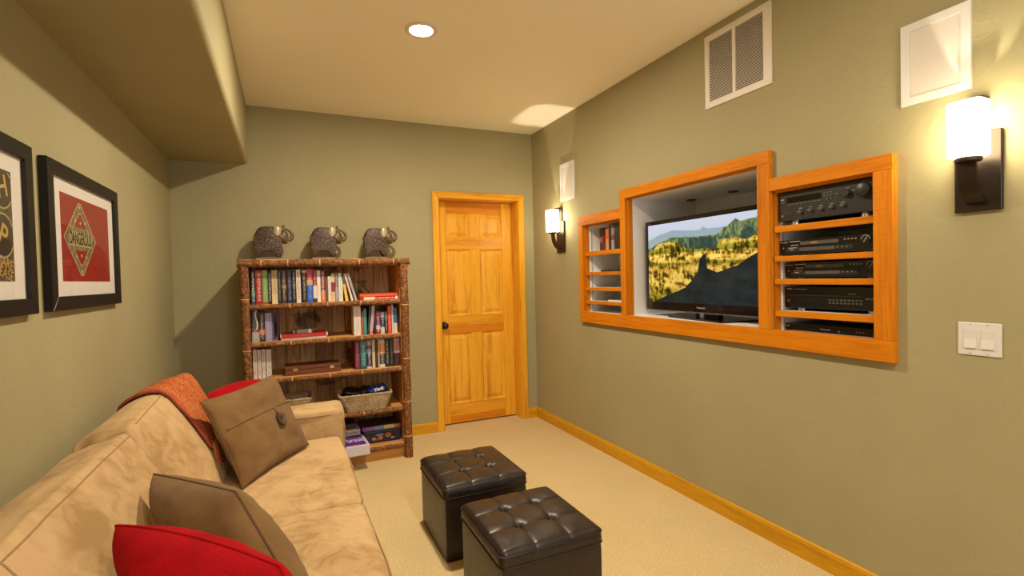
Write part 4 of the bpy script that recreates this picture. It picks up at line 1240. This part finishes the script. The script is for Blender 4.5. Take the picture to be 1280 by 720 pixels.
# board games and tin, bottom shelf
tin = thing('cookie_tin', 'large dark blue cookie tin with pictured biscuits at the right of the bottom shelf', 'tin', (.628, 3.93, S5))
bbox_obj('tin_body', plain('tin_blue', L(30, 26, 62), .3), tin, .496, .762, 3.82, 4.05, S5, .200, .004, 2)
bbox_obj('tin_lid', plain('tin_blue_lid', L(38, 36, 80), .3), tin, .493, .765, 3.817, 4.053, .198, .2125, .003, 2)
def disc(bm, cx_, cz_, rx_, rz_, y, dy=.0008, n=18):
    poly(bm, [(cx_+rx_*math.cos(2*PI*k/n), y, cz_+rz_*math.sin(2*PI*k/n)) for k in range(n)], (0, -dy, 0))
for cx_, cz_, rx_, rz_, col in ((.563, .146, .014, .013, L(150, 120, 90)), (.612, .150, .017, .016, L(160, 100, 50)), (.668, .164, .024, .018, L(160, 84, 28)), (.606, .172, .030, .008, L(110, 140, 190)), (.700, .140, .016, .007, L(130, 134, 150)), (.585, .140, .010, .009, L(120, 70, 36))):
    bm = nb(); disc(bm, cx_, cz_, rx_, rz_, 3.8195); obj('biscuit_print', bm, plain('biscuit_print', col), tin)
mg = thing('game_box', 'thin multicoloured game box lying on the blue cookie tin', 'game box', (.62, 3.92, .213), 'game boxes on the bottom shelf')
gcol = [(0, L(120, 66, 150)), (.30, L(90, 130, 180)), (.56, L(190, 176, 110)), (.72, L(196, 170, 60)), (.82, L(110, 140, 70)), (.9, L(190, 60, 50))]
bbox_obj('box_lid', bands_mat('game_print', gcol, L(230, 220, 200), .5, 'X', .4, 'X'), mg, .482, .762, 3.812, 4.03, .2130, .242, .0015, 1)
bbox_obj('lid_print', plain('lid_top_dark', L(60, 34, 60), .4), mg, .484, .760, 3.814, 4.028, .242, .2426)
bg = thing('game_box', 'red and white lettered game box at the back left of the bottom shelf', 'game box', (.36, 3.97, S5), 'game boxes on the bottom shelf')
bbox_obj('box_tray', plain('tray_red', L(120, 40, 36)), bg, .20, .472, 3.87, 4.09, S5, .176)
bbox_obj('box_lid', bands_mat('lid_print', [(0, L(190, 110, 100)), (.4, L(214, 200, 196))], L(70, 50, 60), .9, 'X', .5, 'X'), bg, .198, .474, 3.868, 4.092, .176, .222, .0015, 1)
bg2 = thing('game_box', 'dark maroon game box on the red and white lettered one', 'game box', (.34, 3.98, .2225), 'game boxes on the bottom shelf')
bbox_obj('box_lid', plain('maroon_lid', L(72, 24, 26), .4), bg2, .18, .45, 3.90, 4.10, .2225, .262, .0015, 1)
pu = thing('game_box', 'purple and white trivia game box in front on the bottom shelf', 'game box', (.365, 3.68, S5), 'game boxes on the bottom shelf')
rotm = Matrix.Translation((.365, 3.70, 0)) @ Matrix.Rotation(.05, 4, 'Z') @ Matrix.Translation((-.365, -3.70, 0))
px0, px1, py0, py1 = .235, .497, 3.592, 3.855
bbox_obj('box_tray', plain('tray_white', L(205, 200, 205)), pu, px0+.003, px1-.003, py0+.003, py1-.003, S5, .13, 0, 1, rotm)
bbox_obj('box_lid', plain('lid_white', L(206, 200, 214), .4), pu, px0, px1, py0, py1, .116, .184, .0015, 1, rotm)
bbox_obj('lid_print', plain('purple_print', L(88, 44, 150), .4), pu, px0, px1-.018, py0+.020, py1, .184, .1846, 0, 1, rotm)
text('game_title', 'Pursuit', .13, (.408, 3.735, .1848), (1, .05, 0), (-.05, 1, 0), plain('title_white', W_), pu, width=.135, extr=.0004, bold=.0012)
bbox_obj('title_rule', plain('rule_red', L(170, 60, 80)), pu, px0+.03, px1-.06, py0+.032, py0+.042, .1846, .185, 0, 1, rotm)

# left wall-cubby items
G5 = 'film cases in the wall cubby'
def film(y0, y1, zt, bands, label):
    mt = bands_mat('case_print', bands, L(200, 190, 180), .5)
    bm = nb(); box(bm, 2.178, 2.315, y0, y1, 1.5055, zt, .0015, 1)
    o = obj('disc_case', bm, mt); tag(o, label, 'disc case', G5)
film(3.166, 3.200, 1.676, [(0, L(60, 60, 58)), (.35, L(150, 90, 80)), (.6, L(40, 34, 32))], 'black and grey film case, leftmost in the wall cubby')
film(3.126, 3.164, 1.676, [(0, L(100, 40, 60)), (.3, L(110, 26, 24)), (.65, L(26, 22, 22))], 'dark red and black film case in the wall cubby')
film(3.086, 3.124, 1.668, [(0, L(196, 150, 96)), (.5, L(196, 110, 60))], 'orange tan film case in the wall cubby')
film(3.056, 3.084, 1.682, [(0, L(30, 34, 46))], 'dark navy film case in the wall cubby')
film(3.018, 3.054, 1.684, [(0, L(150, 150, 150)), (.4, L(120, 70, 80)), (.6, L(130, 134, 140))], 'grey film case in the wall cubby')
film(2.978, 3.016, 1.690, [(0, L(44, 36, 32)), (.7, L(70, 60, 54))], 'dark brown film case in the wall cubby')
film(2.940, 2.976, 1.690, [(0, L(50, 40, 34))], 'brownish black film case next to the stile in the wall cubby')
rm = thing('remote_control', 'slim black remote control on the second cubby shelf', 'remote control', (2.26, 3.10, 1.3475))
bbox_obj('remote_body', M['black_plastic'], rm, 2.23, 2.275, 2.96, 3.27, 1.3475, 1.362, .004, 2)
for k in range(6): bbox_obj('remote_button', M['grey_plastic'], rm, 2.245, 2.260, 2.99+k*.04, 3.01+k*.04, 1.362, 1.364)
bm = nb(); box(bm, 2.17, 2.25, 2.90, 3.10, 1.1275, 1.139, .002, 1)
tag(obj('white_box', bm, M['white_plastic']), 'slim white box lying on the lowest cubby shelf', 'box')

# ------------------------------------------------------------------ framed pictures on the left wall
def picture(yo0, yo1, label):
    zo0, zo1 = 1.250, 1.764
    t = thing('framed_picture', label, 'picture', (XL, (yo0+yo1)/2, zo0), 'black framed prints on the left wall')
    w = .048; xf = -.700
    out = [(yo0, zo0), (yo1, zo0), (yo1, zo1), (yo0, zo1)]; inn = [(yo0+w, zo0+w), (yo1-w, zo0+w), (yo1-w, zo1-w), (yo0+w, zo1-w)]
    for k in range(4):
        k2 = (k+1) % 4; bm = nb()
        poly(bm, [(XL+.001, *out[k]), (XL+.001, *out[k2]), (XL+.001, *inn[k2]), (XL+.001, *inn[k])], (xf-XL-.001, 0, 0))
        bmesh.ops.bevel(bm, geom=list(bm.edges), offset=.0015, segments=1, affect='EDGES')
        obj('frame_rail', bm, M['frame_black'], t)
    bbox_obj('mat_board', M['mat_board'], t, XL+.004, -.7125, yo0+w-.003, yo1-w+.003, zo0+w-.003, zo1-w+.003)
    bbox_obj('glass', M['pane'], t, -.7075, -.7060, yo0+w-.002, yo1-w+.002, zo0+w-.002, zo1-w+.002)
    return t
LX, LY = (0, 1, 0), (0, 0, 1)
XA = -.7119
p2 = picture(2.135, 2.895, 'framed red print of a diamond shaped danger sign, far one on the left wall')
ay0, ay1, az0, az1 = 2.263, 2.782, 1.351, 1.668
bbox_obj('red_print', plain('art_red', L(142, 17, 15), .6), p2, -.7125, XA, ay0, ay1, az0, az1)
bevel_y0, bevel_y1 = ay0-.004, ay1+.004
dc, dz_, dw, dh = 2.446, 1.511, .163, .143
def ringpoly(bm, outer, inner, x, t_):
    n = len(outer)
    for k in range(n):
        k2 = (k+1) % n
        poly(bm, [(x, *outer[k]), (x, *outer[k2]), (x, *inner[k2]), (x, *inner[k])], (t_, 0, 0))
def diam(s): return [(dc-dw*s, dz_), (dc-dw*s*.08, dz_-dh*s*.95), (dc+dw*s*.08, dz_-dh*s*.95), (dc+dw*s, dz_), (dc+dw*s*.08, dz_+dh*s*.95), (dc-dw*s*.08, dz_+dh*s*.95)]
brassy = fabric('sign_metal', L(96, 82, 52), L(140, 124, 84), 90, 30)
bm = nb(); ringpoly(bm, diam(1.0), diam(.72), XA, .0007); obj('sign_border', bm, brassy, p2)
bm = nb(); ringpoly(bm, diam(1.02), diam(.98), XA+.0007, .0003); ringpoly(bm, diam(.74), diam(.71), XA+.0007, .0003); obj('sign_edge', bm, plain('sign_edge', L(190, 170, 120)), p2)
bm = nb()
poly(bm, [(XA, dc-dw*.90, dz_-.013), (XA, dc-dw*.66, dz_-.044), (XA, dc+dw*.66, dz_-.044), (XA, dc+dw*.90, dz_-.013), (XA, dc+dw*.90, dz_+.013), (XA, dc+dw*.66, dz_+.044), (XA, dc-dw*.66, dz_+.044), (XA, dc-dw*.90, dz_+.013)], (.0009, 0, 0))
obj('sign_band', bm, brassy, p2)
bm = nb(); poly(bm, [(XA+.0009, dc-.118, dz_-.027), (XA+.0009, dc+.118, dz_-.027), (XA+.0009, dc+.118, dz_+.027), (XA+.0009, dc-.118, dz_+.027)], (.0003, 0, 0))
obj('word_plate', bm, plain('word_plate_pale', L(176, 160, 116)), p2)
text('sign_word', 'DANGEROUS', .066, (XA+.0014, dc, dz_), LX, LY, plain('sign_word_dark', L(24, 18, 14)), p2, width=.222, extr=.0002, bold=.0012)
for yy, zz in ((dc, dz_+dh*.86), (dc, dz_-dh*.86), (dc, dz_+.062), (dc, dz_-.062), (dc-.05, dz_+.066), (dc+.05, dz_+.066), (dc-.05, dz_-.066), (dc+.05, dz_-.066)):
    bm = nb(); lathe(bm, (XA+.0008, yy, zz), (1, 0, 0), [(0, 0), (.006, 0), (.005, .0006), (0, .0006)], 12); obj('rivet', bm, plain('rivet', L(206, 186, 140)), p2)

p1 = picture(1.270, 2.030, 'framed print of round letter tokens, near one on the left wall')
ay0, ay1, az0, az1 = 1.398, 1.917, 1.350, 1.664
bbox_obj('token_print', fabric('art_tokens', L(40, 34, 24), L(104, 88, 52), 40, 16), p1, -.7125, XA, ay0, ay1, az0, az1)
gold = plain('token_gold', L(190, 158, 84)); tokd = plain('token_dark', L(46, 36, 26)); pale = plain('token_pale', L(170, 156, 110))
def token(y, z, r, ch, rot, clip1=ay1, clip0=ay0):
    bm = nb()
    n = 40
    for k in range(n):
        a, b2 = 2*PI*k/n, 2*PI*(k+1)/n
        q = [(y+rr*math.cos(t_), z+rr*math.sin(t_)) for rr, t_ in ((r-.005, a), (r, a), (r, b2), (r-.005, b2))]
        if any(yy > clip1 or yy < clip0 or zz > az1 or zz < az0 for yy, zz in q): continue
        poly(bm, [(XA+.0004, *p) for p in q], (.0004, 0, 0))
    obj('token_rim', bm, pale, p1)
    bm = nb(); pts = []
    for k in range(40):
        yy, zz = y+(r-.008)*math.cos(2*PI*k/40), z+(r-.008)*math.sin(2*PI*k/40)
        pts.append((XA, min(clip1, max(clip0, yy)), min(az1, max(az0, zz))))
    poly(bm, pts, (.0004, 0, 0)); obj('token_face', bm, tokd, p1)
    text('token_letter', ch, .085, (XA+.0007, y, z), LX, LY, gold, p1, extr=.0002, rot=rot, bold=.001)
token(1.864, 1.612, .060, 'H', .25)
token(1.858, 1.478, .064, 'P', -.5)
token(1.720, 1.545, .066, 'A', .4)
token(1.590, 1.470, .064, 'R', -.2)
token(1.480, 1.580, .064, 'T', .3)
text('print_word', 'MARE', .042, (XA+.0006, 1.862, 1.402), LX, LY, gold, p1, width=.085, extr=.0002, rot=-.25)
text('print_word', 'EASE', .040, (XA+.0006, 1.868, 1.370), LX, LY, gold, p1, width=.075, extr=.0002, rot=-.25)

# ------------------------------------------------------------------ ottomans
def ottoman(x0, y0, w, d, h, label):
    t = thing('ottoman', label, 'ottoman', (x0+w/2, y0+d/2, 0), 'dark leather storage ottomans')
    lid0 = h-.062
    e = .005
    bm = soft_box(x0+e, x0+w-e, y0+e, y0+d-e, 0, lid0-.004, .008, (.002, .002, 0), 8, .0008, 9, 1)
    obj('base_box', bm, M['leather'], t, True, .9)
    # lid: side band + tufted top as one height field shell
    bm = nb(); n = 100
    bu = [-1/3, 1/3]
    def top(u, v_):
        hgt = .015*(1-u**4)*(1-v_**4)
        for c in bu:
            hgt -= .0045*math.exp(-((u-c)/.020)**2)*(1-.6*max(0, abs(v_)-.7)/.3)+.003*math.exp(-((u-c)/.09)**2)
            hgt -= .0045*math.exp(-((v_-c)/.020)**2)*(1-.6*max(0, abs(u)-.7)/.3)+.003*math.exp(-((v_-c)/.09)**2)
        for a in bu:
            for b2 in bu:
                r2 = ((u-a)**2+(v_-b2)**2)
                hgt -= .014*math.exp(-r2/.005)
                hgt -= .006*math.exp(-r2/.04)
        hgt += .0012*noise.noise(Vector((u*5+x0, v_*5+y0, 1)))
        return hgt
    V = {}
    rr = .026
    for i in range(n+1):
        for j in range(n+1):
            u, v_ = 2*i/n-1, 2*j/n-1
            X, Y = u*w/2, v_*d/2
            # round the shoulder
            ex = max(0, abs(X)-(w/2-rr)); ey = max(0, abs(Y)-(d/2-rr)); dd = min(rr, math.hypot(ex, ey))
            drop = rr-math.sqrt(max(0, rr*rr-dd*dd))
            if ex > 0 and ey > 0:
                k = rr/max(ex, ey)*1; q = math.hypot(ex, ey)
                if q > rr: X = math.copysign(w/2-rr+ex*rr/q, X); Y = math.copysign(d/2-rr+ey*rr/q, Y)
            V[i, j] = bm.verts.new((x0+w/2+X, y0+d/2+Y, h-.004+top(u, v_)-drop))
    for i in range(n):
        for j in range(n): bm.faces.new((V[i, j], V[i+1, j], V[i+1, j+1], V[i, j+1]))
    per = [(i, 0) for i in range(n)]+[(n, j) for j in range(n)]+[(i, n) for i in range(n, 0, -1)]+[(0, j) for j in range(n, 0, -1)]
    low = [bm.verts.new((V[p].co.x, V[p].co.y, lid0+.0)) for p in per]
    mid = [bm.verts.new((V[p].co.x+(V[p].co.x-x0-w/2)*.008, V[p].co.y+(V[p].co.y-y0-d/2)*.008, lid0+.02)) for p in per]
    for k in range(len(per)):
        k2 = (k+1) % len(per)
        bm.faces.new((V[per[k]], mid[k], mid[k2], V[per[k2]])); bm.faces.new((mid[k], low[k], low[k2], mid[k2]))
    bm.faces.new(low)
    obj('lid', bm, M['leather'], t, True, 1.0)
    # welt seams around the top edge and the lid's lower edge
    for zz, off, nm in ((h-.020, .0012, 'welt'), (lid0+.002, .002, 'welt')):
        bm = nb(); pts = []
        for cx_, cy_, a_0 in ((x0+w-rr, y0+d-rr, 0), (x0+rr, y0+d-rr, PI/2), (x0+rr, y0+rr, PI), (x0+w-rr, y0+rr, 1.5*PI)):
            for j in range(6):
                a = a_0+PI/2*j/5; pts.append((cx_+(rr+off)*math.cos(a), cy_+(rr+off)*math.sin(a), zz))
        tube(bm, pts, .0028, 6, closed=True); obj(nm, bm, M['leather'], t, True)
    for a in bu:
        for b2 in bu:
            bm = nb(); z = h-.004+top(a, b2)
            lathe(bm, (x0+w/2+a*w/2, y0+d/2+b2*d/2, z-.001), (0, 0, 1), [(.011, 0), (.010, .004), (.005, .006), (0, .0065)], 14)
            obj('button', bm, M['leather'], t, True)
    return t
ottoman(.637, 2.238, .430, .462, .362, 'far dark brown leather ottoman with button tufted lid on the carpet')
ottoman(.655, 1.605, .428, .455, .362, 'near dark brown leather ottoman with button tufted lid, at the photo bottom')

# ------------------------------------------------------------------ sofa
so = thing('sofa', 'tan suede two cushion sofa along the left wall', 'sofa', (-.23, 2.09, 0))
SY_0, SY_1 = .94, 3.24
obj('frame_base', soft_box(-.705, .232, SY_0+.02, SY_1-.02, .055, .305, .02, (0, 0, 0), 8, .002, 6, 1), M['suede'], so, True)
obj('back_frame', soft_box(-.712, -.585, SY_0, SY_1, .055, .745, .035, (0, 0, 0), 12, .003, 6, 2), M['suede'], so, True)
def arm(y0, y1, seed):
    bm = soft_box(-.705, .285, y0, y1, .055, .602, .022, (.004, .006, .006), 22, .006, 8, seed)
    o = obj('arm', bm, M['suede'], so, True)
    return o
ar = arm(3.015, 3.24, 3)
bm = nb(); tube(bm, [(-.45, 3.018, .573), (-.2, 3.0135, .572), (.1, 3.012, .571), (.268, 3.016, .570)], .0032, 6); obj('seam', bm, M['suede_seam'], ar, True)
bm = nb(); tube(bm, [(.275, 3.022, .575), (.284, 3.016, .50), (.284, 3.016, .42), (.284, 3.018, .30)], .0032, 6); obj('seam', bm, M['suede_seam'], ar, True)
arm(.935, 1.155, 4)
for y0, y1, sd in ((1.165, 2.075, 5), (2.082, 3.008, 6)):
    bm = soft_box(-.60, .262, y0, y1, .300, .452, .035, (.006, .004, .016), 26, .006, 5, sd)
    o = obj('seat_cushion', bm, M['suede'], so, True)
    bm = nb(); zz = .452-.022
    tube(bm, [(.258, y0+.02, zz), (.266, (y0+y1)/2, zz+.003), (.258, y1-.02, zz)], .003, 6); obj('piping', bm, M['suede_seam'], o, True)
for xx in (-.66, .19):
    for yy in (SY_0+.08, SY_1-.08):
        bbox_obj('foot', M['bronze'], so, xx-.03, xx+.03, yy-.03, yy+.03, 0, .058)

def hexa(q, y0, y1, bm):
    """map unit soft cube: x -> front/rear, y -> along, z -> up, onto cross-section quad q=(rear-bottom, front-bottom, front-top, rear-top)"""
    rb, fb, ft, rtp = [Vector((a, 0, b2)) for a, b2 in q]
    for v_ in bm.verts:
        s_, t_, w = (v_.co.x+1)/2, (v_.co.y+1)/2, (v_.co.z+1)/2
        p = rb*(1-s_)*(1-w)+fb*s_*(1-w)+ft*s_*w+rtp*(1-s_)*w
        v_.co = Vector((p.x, y0+(y1-y0)*t_, p.z))
    return bm
def back_cushion(q, y0, y1, seed, puff, lift=(0, 0)):
    bm = unit_soft(26, .13, puff, None, .018, 2.6, seed, (1, 1, 1))
    # keep the long side from being over-rounded
    for v_ in bm.verts:
        if abs(v_.co.y) > .83: v_.co.y = math.copysign(.83+(abs(v_.co.y)-.83)*1.0, v_.co.y)
    hexa(q, y0, y1, bm)
    for v_ in bm.verts:      # the far end leans out and up a little
        f_ = max(0, min(1, (v_.co.y-y0)/(y1-y0)))*max(0, min(1, (v_.co.z-.45)/.38))
        v_.co.x += lift[0]*f_; v_.co.z += lift[1]*f_
    for v_ in bm.verts: v_.co += noise.noise_vector(v_.co*9+Vector((seed, 0, 0)))*.005
    bv = BVHTree.FromBMesh(bm)
    o = obj('back_cushion', bm, M['suede'], so, True)
    return o, bv
QN = ((-.62, .45), (-.275, .455), (-.510, .838), (-.668, .782))
QF = ((-.62, .45), (-.265, .455), (-.505, .852), (-.668, .800))
bcn, bvn = back_cushion(QN, 1.165, 2.115, 8, (.16, .03, .05))
bcf, bvf = back_cushion(QF, 2.095, 3.02, 9, (.26, .04, .13), (.050, .022))
# boxing seams running along the top front edge of each back cushion
def seam_on(bv, parent, y0, y1, frm, to, n=40, r=.0024, extra=None):
    pts = []
    for k in range(n+1):
        y = y0+(y1-y0)*k/n
        o_ = Vector((frm[0], y, frm[1])); d = (Vector((to[0], y, to[1]))-o_).normalized()
        hit = bv.ray_cast(o_, d)
        if hit[0] is not None: pts.append(hit[0]+hit[1]*.0005)
    bm = nb(); tube(bm, pts, r, 6); obj('seam', bm, M['suede_seam'], parent, True)
seam_on(bvn, bcn, 1.235, 2.09, (-.44, 1.05), (-.53, .70))
seam_on(bvf, bcf, 2.15, 2.97, (-.44, 1.08), (-.53, .70))
pts = []
for k in range(31):
    f_ = k/30; o_ = Vector((-.20, 1.235, .97-.42*f_)); hit = bvn.ray_cast(o_, Vector((-1, 0, -.25)).normalized())
    if hit[0] is not None: pts.append(hit[0]+hit[1]*.0005)
bm = nb(); tube(bm, pts, .0024, 6); obj('seam', bm, M['suede_seam'], bcn, True)

# throw draped over the far back cushion: ray-cast on the cushion
tw = thing('throw_blanket', 'orange and red woven throw with fringe draped over the far end of the sofa back', 'throw', (-.5, 2.75, .55))
nu, nv = 44, 40
cen = Vector((-.47, 0, .62))
bm = nb(); V = {}
lastrow = None
uvl = bm.loops.layers.uv.new('UVMap')
for j in range(nv+1):
    f_ = j/nv
    ang = math.radians(165-f_*(165-3))     # from the wall side over the top to the front
    dirv = Vector((math.cos(ang), 0, math.sin(ang)))
    for i in range(nu+1):
        g = i/nu
        yl = 2.50+.045*math.sin(f_*5.2+.6)+.05*math.sin(PI*max(0, f_-.35)/.65)+(.10*(1-f_*4) if f_ < .25 else 0); yr = 2.985-.02*f_
        y = yl+(yr-yl)*g
        c0 = Vector((cen.x, y, cen.z)); o_ = c0+dirv*.8
        hit = bvf.ray_cast(o_, -dirv)
        p = hit[0]+dirv*.010 if hit[0] is not None else c0+dirv*.22
        p = p+dirv*(.004*noise.noise(Vector((y*16, f_*3, 0)))+.003*noise.noise(Vector((y*40, f_*14, 5))))
        if p.x < XL+.012: p.x = XL+.012
        V[i, j] = bm.verts.new(p)
for j in range(nv):
    for i in range(nu):
        f = bm.faces.new((V[i, j], V[i+1, j], V[i+1, j+1], V[i, j+1]))
        for lp, (a, b2) in zip(f.loops, ((i, j), (i+1, j), (i+1, j+1), (i, j+1))): lp[uvl].uv = (b2/nv*.35+a/nu, b2/nv) if False else (a/nu, b2/nv)
hem = [V[0, j].co.copy() for j in range(nv+1)]
foot_pts = [V[i, nv].co.copy() for i in range(nu+1)]
cloth = obj('cloth', bm, M['throw'], tw, True)
md = cloth.modifiers.new('thickness', 'SOLIDIFY'); md.thickness = .006; md.offset = 1
bm = nb(); tube(bm, [p+Vector((0, 0, .003)) for p in hem], .0065, 7); obj('hem', bm, plain('hem_red', L(150, 62, 44), .9), tw, True)
bm = nb()
for k in range(110):
    g = random.random()*nu; i = int(min(nu-1, g)); p = foot_pts[i].lerp(foot_pts[i+1], g-i)
    l_ = random.uniform(.055, .105); sx_ = random.uniform(-.012, .012)
    pts = [p+Vector((.004, 0, .012)), p+Vector((.010+random.uniform(0, .008), sx_*.4, -l_*.4)), p+Vector((.016+random.uniform(0, .012), sx_, -l_))]
    tube(bm, pts, [.0026, .0024, .0032], 5)
o = obj('fringe', bm, M['fringe'], tw, True); o['kind'] = 'stuff'

# ------------------------------------------------------------------ scatter cushions
def pillow(name, corners, thick, mat, pipe, label, seed=0, wr=.006, n=30, corner_pull=.06, convex=0.0):
    bl, br, tr, tl = [Vector(c) for c in corners]
    ce = (bl+br+tr+tl)/4
    nrm = ((br-bl).cross(tl-bl)).normalized()
    t = thing(name, label, 'pillow', (ce.x, ce.y, min(c.z for c in (bl, br, tr, tl))), None)
    def surf(u, v_, sd):
        a = (u+1)/2; b2 = (v_+1)/2
        # pull the sides in between the corners
        uu = u*(1-corner_pull*(1-v_*v_)*abs(u)); vv = v_*(1-corner_pull*(1-u*u)*abs(v_))
        uu *= 1-convex*v_*v_; vv *= 1-convex*u*u
        a, b2 = (uu+1)/2, (vv+1)/2
        p = bl*(1-a)*(1-b2)+br*a*(1-b2)+tr*a*b2+tl*(1-a)*b2
        hh = thick*(max(0, (1-u*u))*max(0, (1-v_*v_)))**.42
        w = noise.noise(Vector((u*2.1+seed, v_*2.1, sd)))*wr*2.2+noise.noise(Vector((u*5+seed, v_*5, sd*3)))*wr
        return p+nrm*sd*(hh+w*min(1, hh/thick*1.5))
    bm = nb(); F, B = {}, {}
    for i in range(n+1):
        for j in range(n+1):
            u = math.sin((2*i/n-1)*PI/2*.96)/math.sin(PI/2*.96); v_ = math.sin((2*j/n-1)*PI/2*.96)/math.sin(PI/2*.96)
            F[i, j] = bm.verts.new(surf(u, v_, 1))
            B[i, j] = F[i, j] if i in (0, n) or j in (0, n) else bm.verts.new(surf(u, v_, -1))
    for i in range(n):
        for j in range(n):
            bm.faces.new((F[i, j], F[i+1, j], F[i+1, j+1], F[i, j+1])); bm.faces.new((B[i, j], B[i, j+1], B[i+1, j+1], B[i+1, j]))
    edge = [F[i, 0].co.copy() for i in range(n)]+[F[n, j].co.copy() for j in range(n)]+[F[i, n].co.copy() for i in range(n, 0, -1)]+[F[0, j].co.copy() for j in range(n, 0, -1)]
    obj('cover', bm, mat, t, True)
    bm = nb(); tube(bm, edge, .0035, 6, closed=True); obj('edge_seam', bm, pipe, t, True)
    return t, surf, nrm
A_bl, A_br, A_tr, A_tl = (-.190, 2.375, .470), (.085, 2.845, .470), (-.078, 2.985, .832), (-.350, 2.515, .822)
pa, sfa, nA = pillow('throw_pillow', (A_bl, A_br, A_tr, A_tl), .062, M['brown_fabric'], M['pillow_piping'], 'brown linen pillow with a button loop leaning at the far sofa corner', 1, .011)
bm = nb(); P_ = [sfa(-1+.08*k, .20, 1)+nA*.001 for k in range(1, 25)]
tube(bm, P_, .0030, 6); obj('flap_edge', bm, M['pillow_piping'], pa, True)
bc = sfa(.30, -.12, 1)
bm = nb(); lathe(bm, bc+nA*.002, nA, [(0, 0), (.029, 0), (.034, .004), (.032, .010), (.020, .009), (0, .006)], 24)
obj('button', bm, plain('dark_wood_button', (.045, .030, .018, 1), .3), pa, True, .8)
bm = nb(); tube(bm, [sfa(.26, .20, 1)+nA*.003, sfa(.265, .08, 1)+nA*.005, bc+nA*.012+Vector((-.006, 0, .004))], .0036, 6)
tube(bm, [sfa(.31, .20, 1)+nA*.003, sfa(.31, .08, 1)+nA*.005, bc+nA*.012+Vector((.006, 0, .004))], .0036, 6)
obj('loop', bm, plain('loop_cord', (.22, .12, .07, 1), .8), pa, True)
pillow('throw_pillow', ((-.235, 2.75, .475), (-.02, 2.985, .475), (-.135, 3.085, .815), (-.385, 2.87, .800)), .045, M['red_fabric'], M['red_piping'], 'red pillow mostly hidden behind the buttoned brown pillow', 2, corner_pull=0, convex=.10)
pillow('throw_pillow', ((-.185, 1.555, .470), (.070, 1.215, .470), (-.134, 1.490, .785), (-.385, 1.835, .758)), .105, M['brown_fabric'], M['pillow_piping'], 'plain brown pillow in the middle of the sofa behind the near red one', 3, corner_pull=0, convex=.012)
pillow('throw_pillow', ((-.215, 1.250, .470), (.06, .96, .480), (-.012, 1.130, .755), (-.400, 1.435, .805)), .085, M['red_fabric'], M['red_fabric'], 'bright red pillow at the front left of the sofa', 4, corner_pull=0, convex=.11)
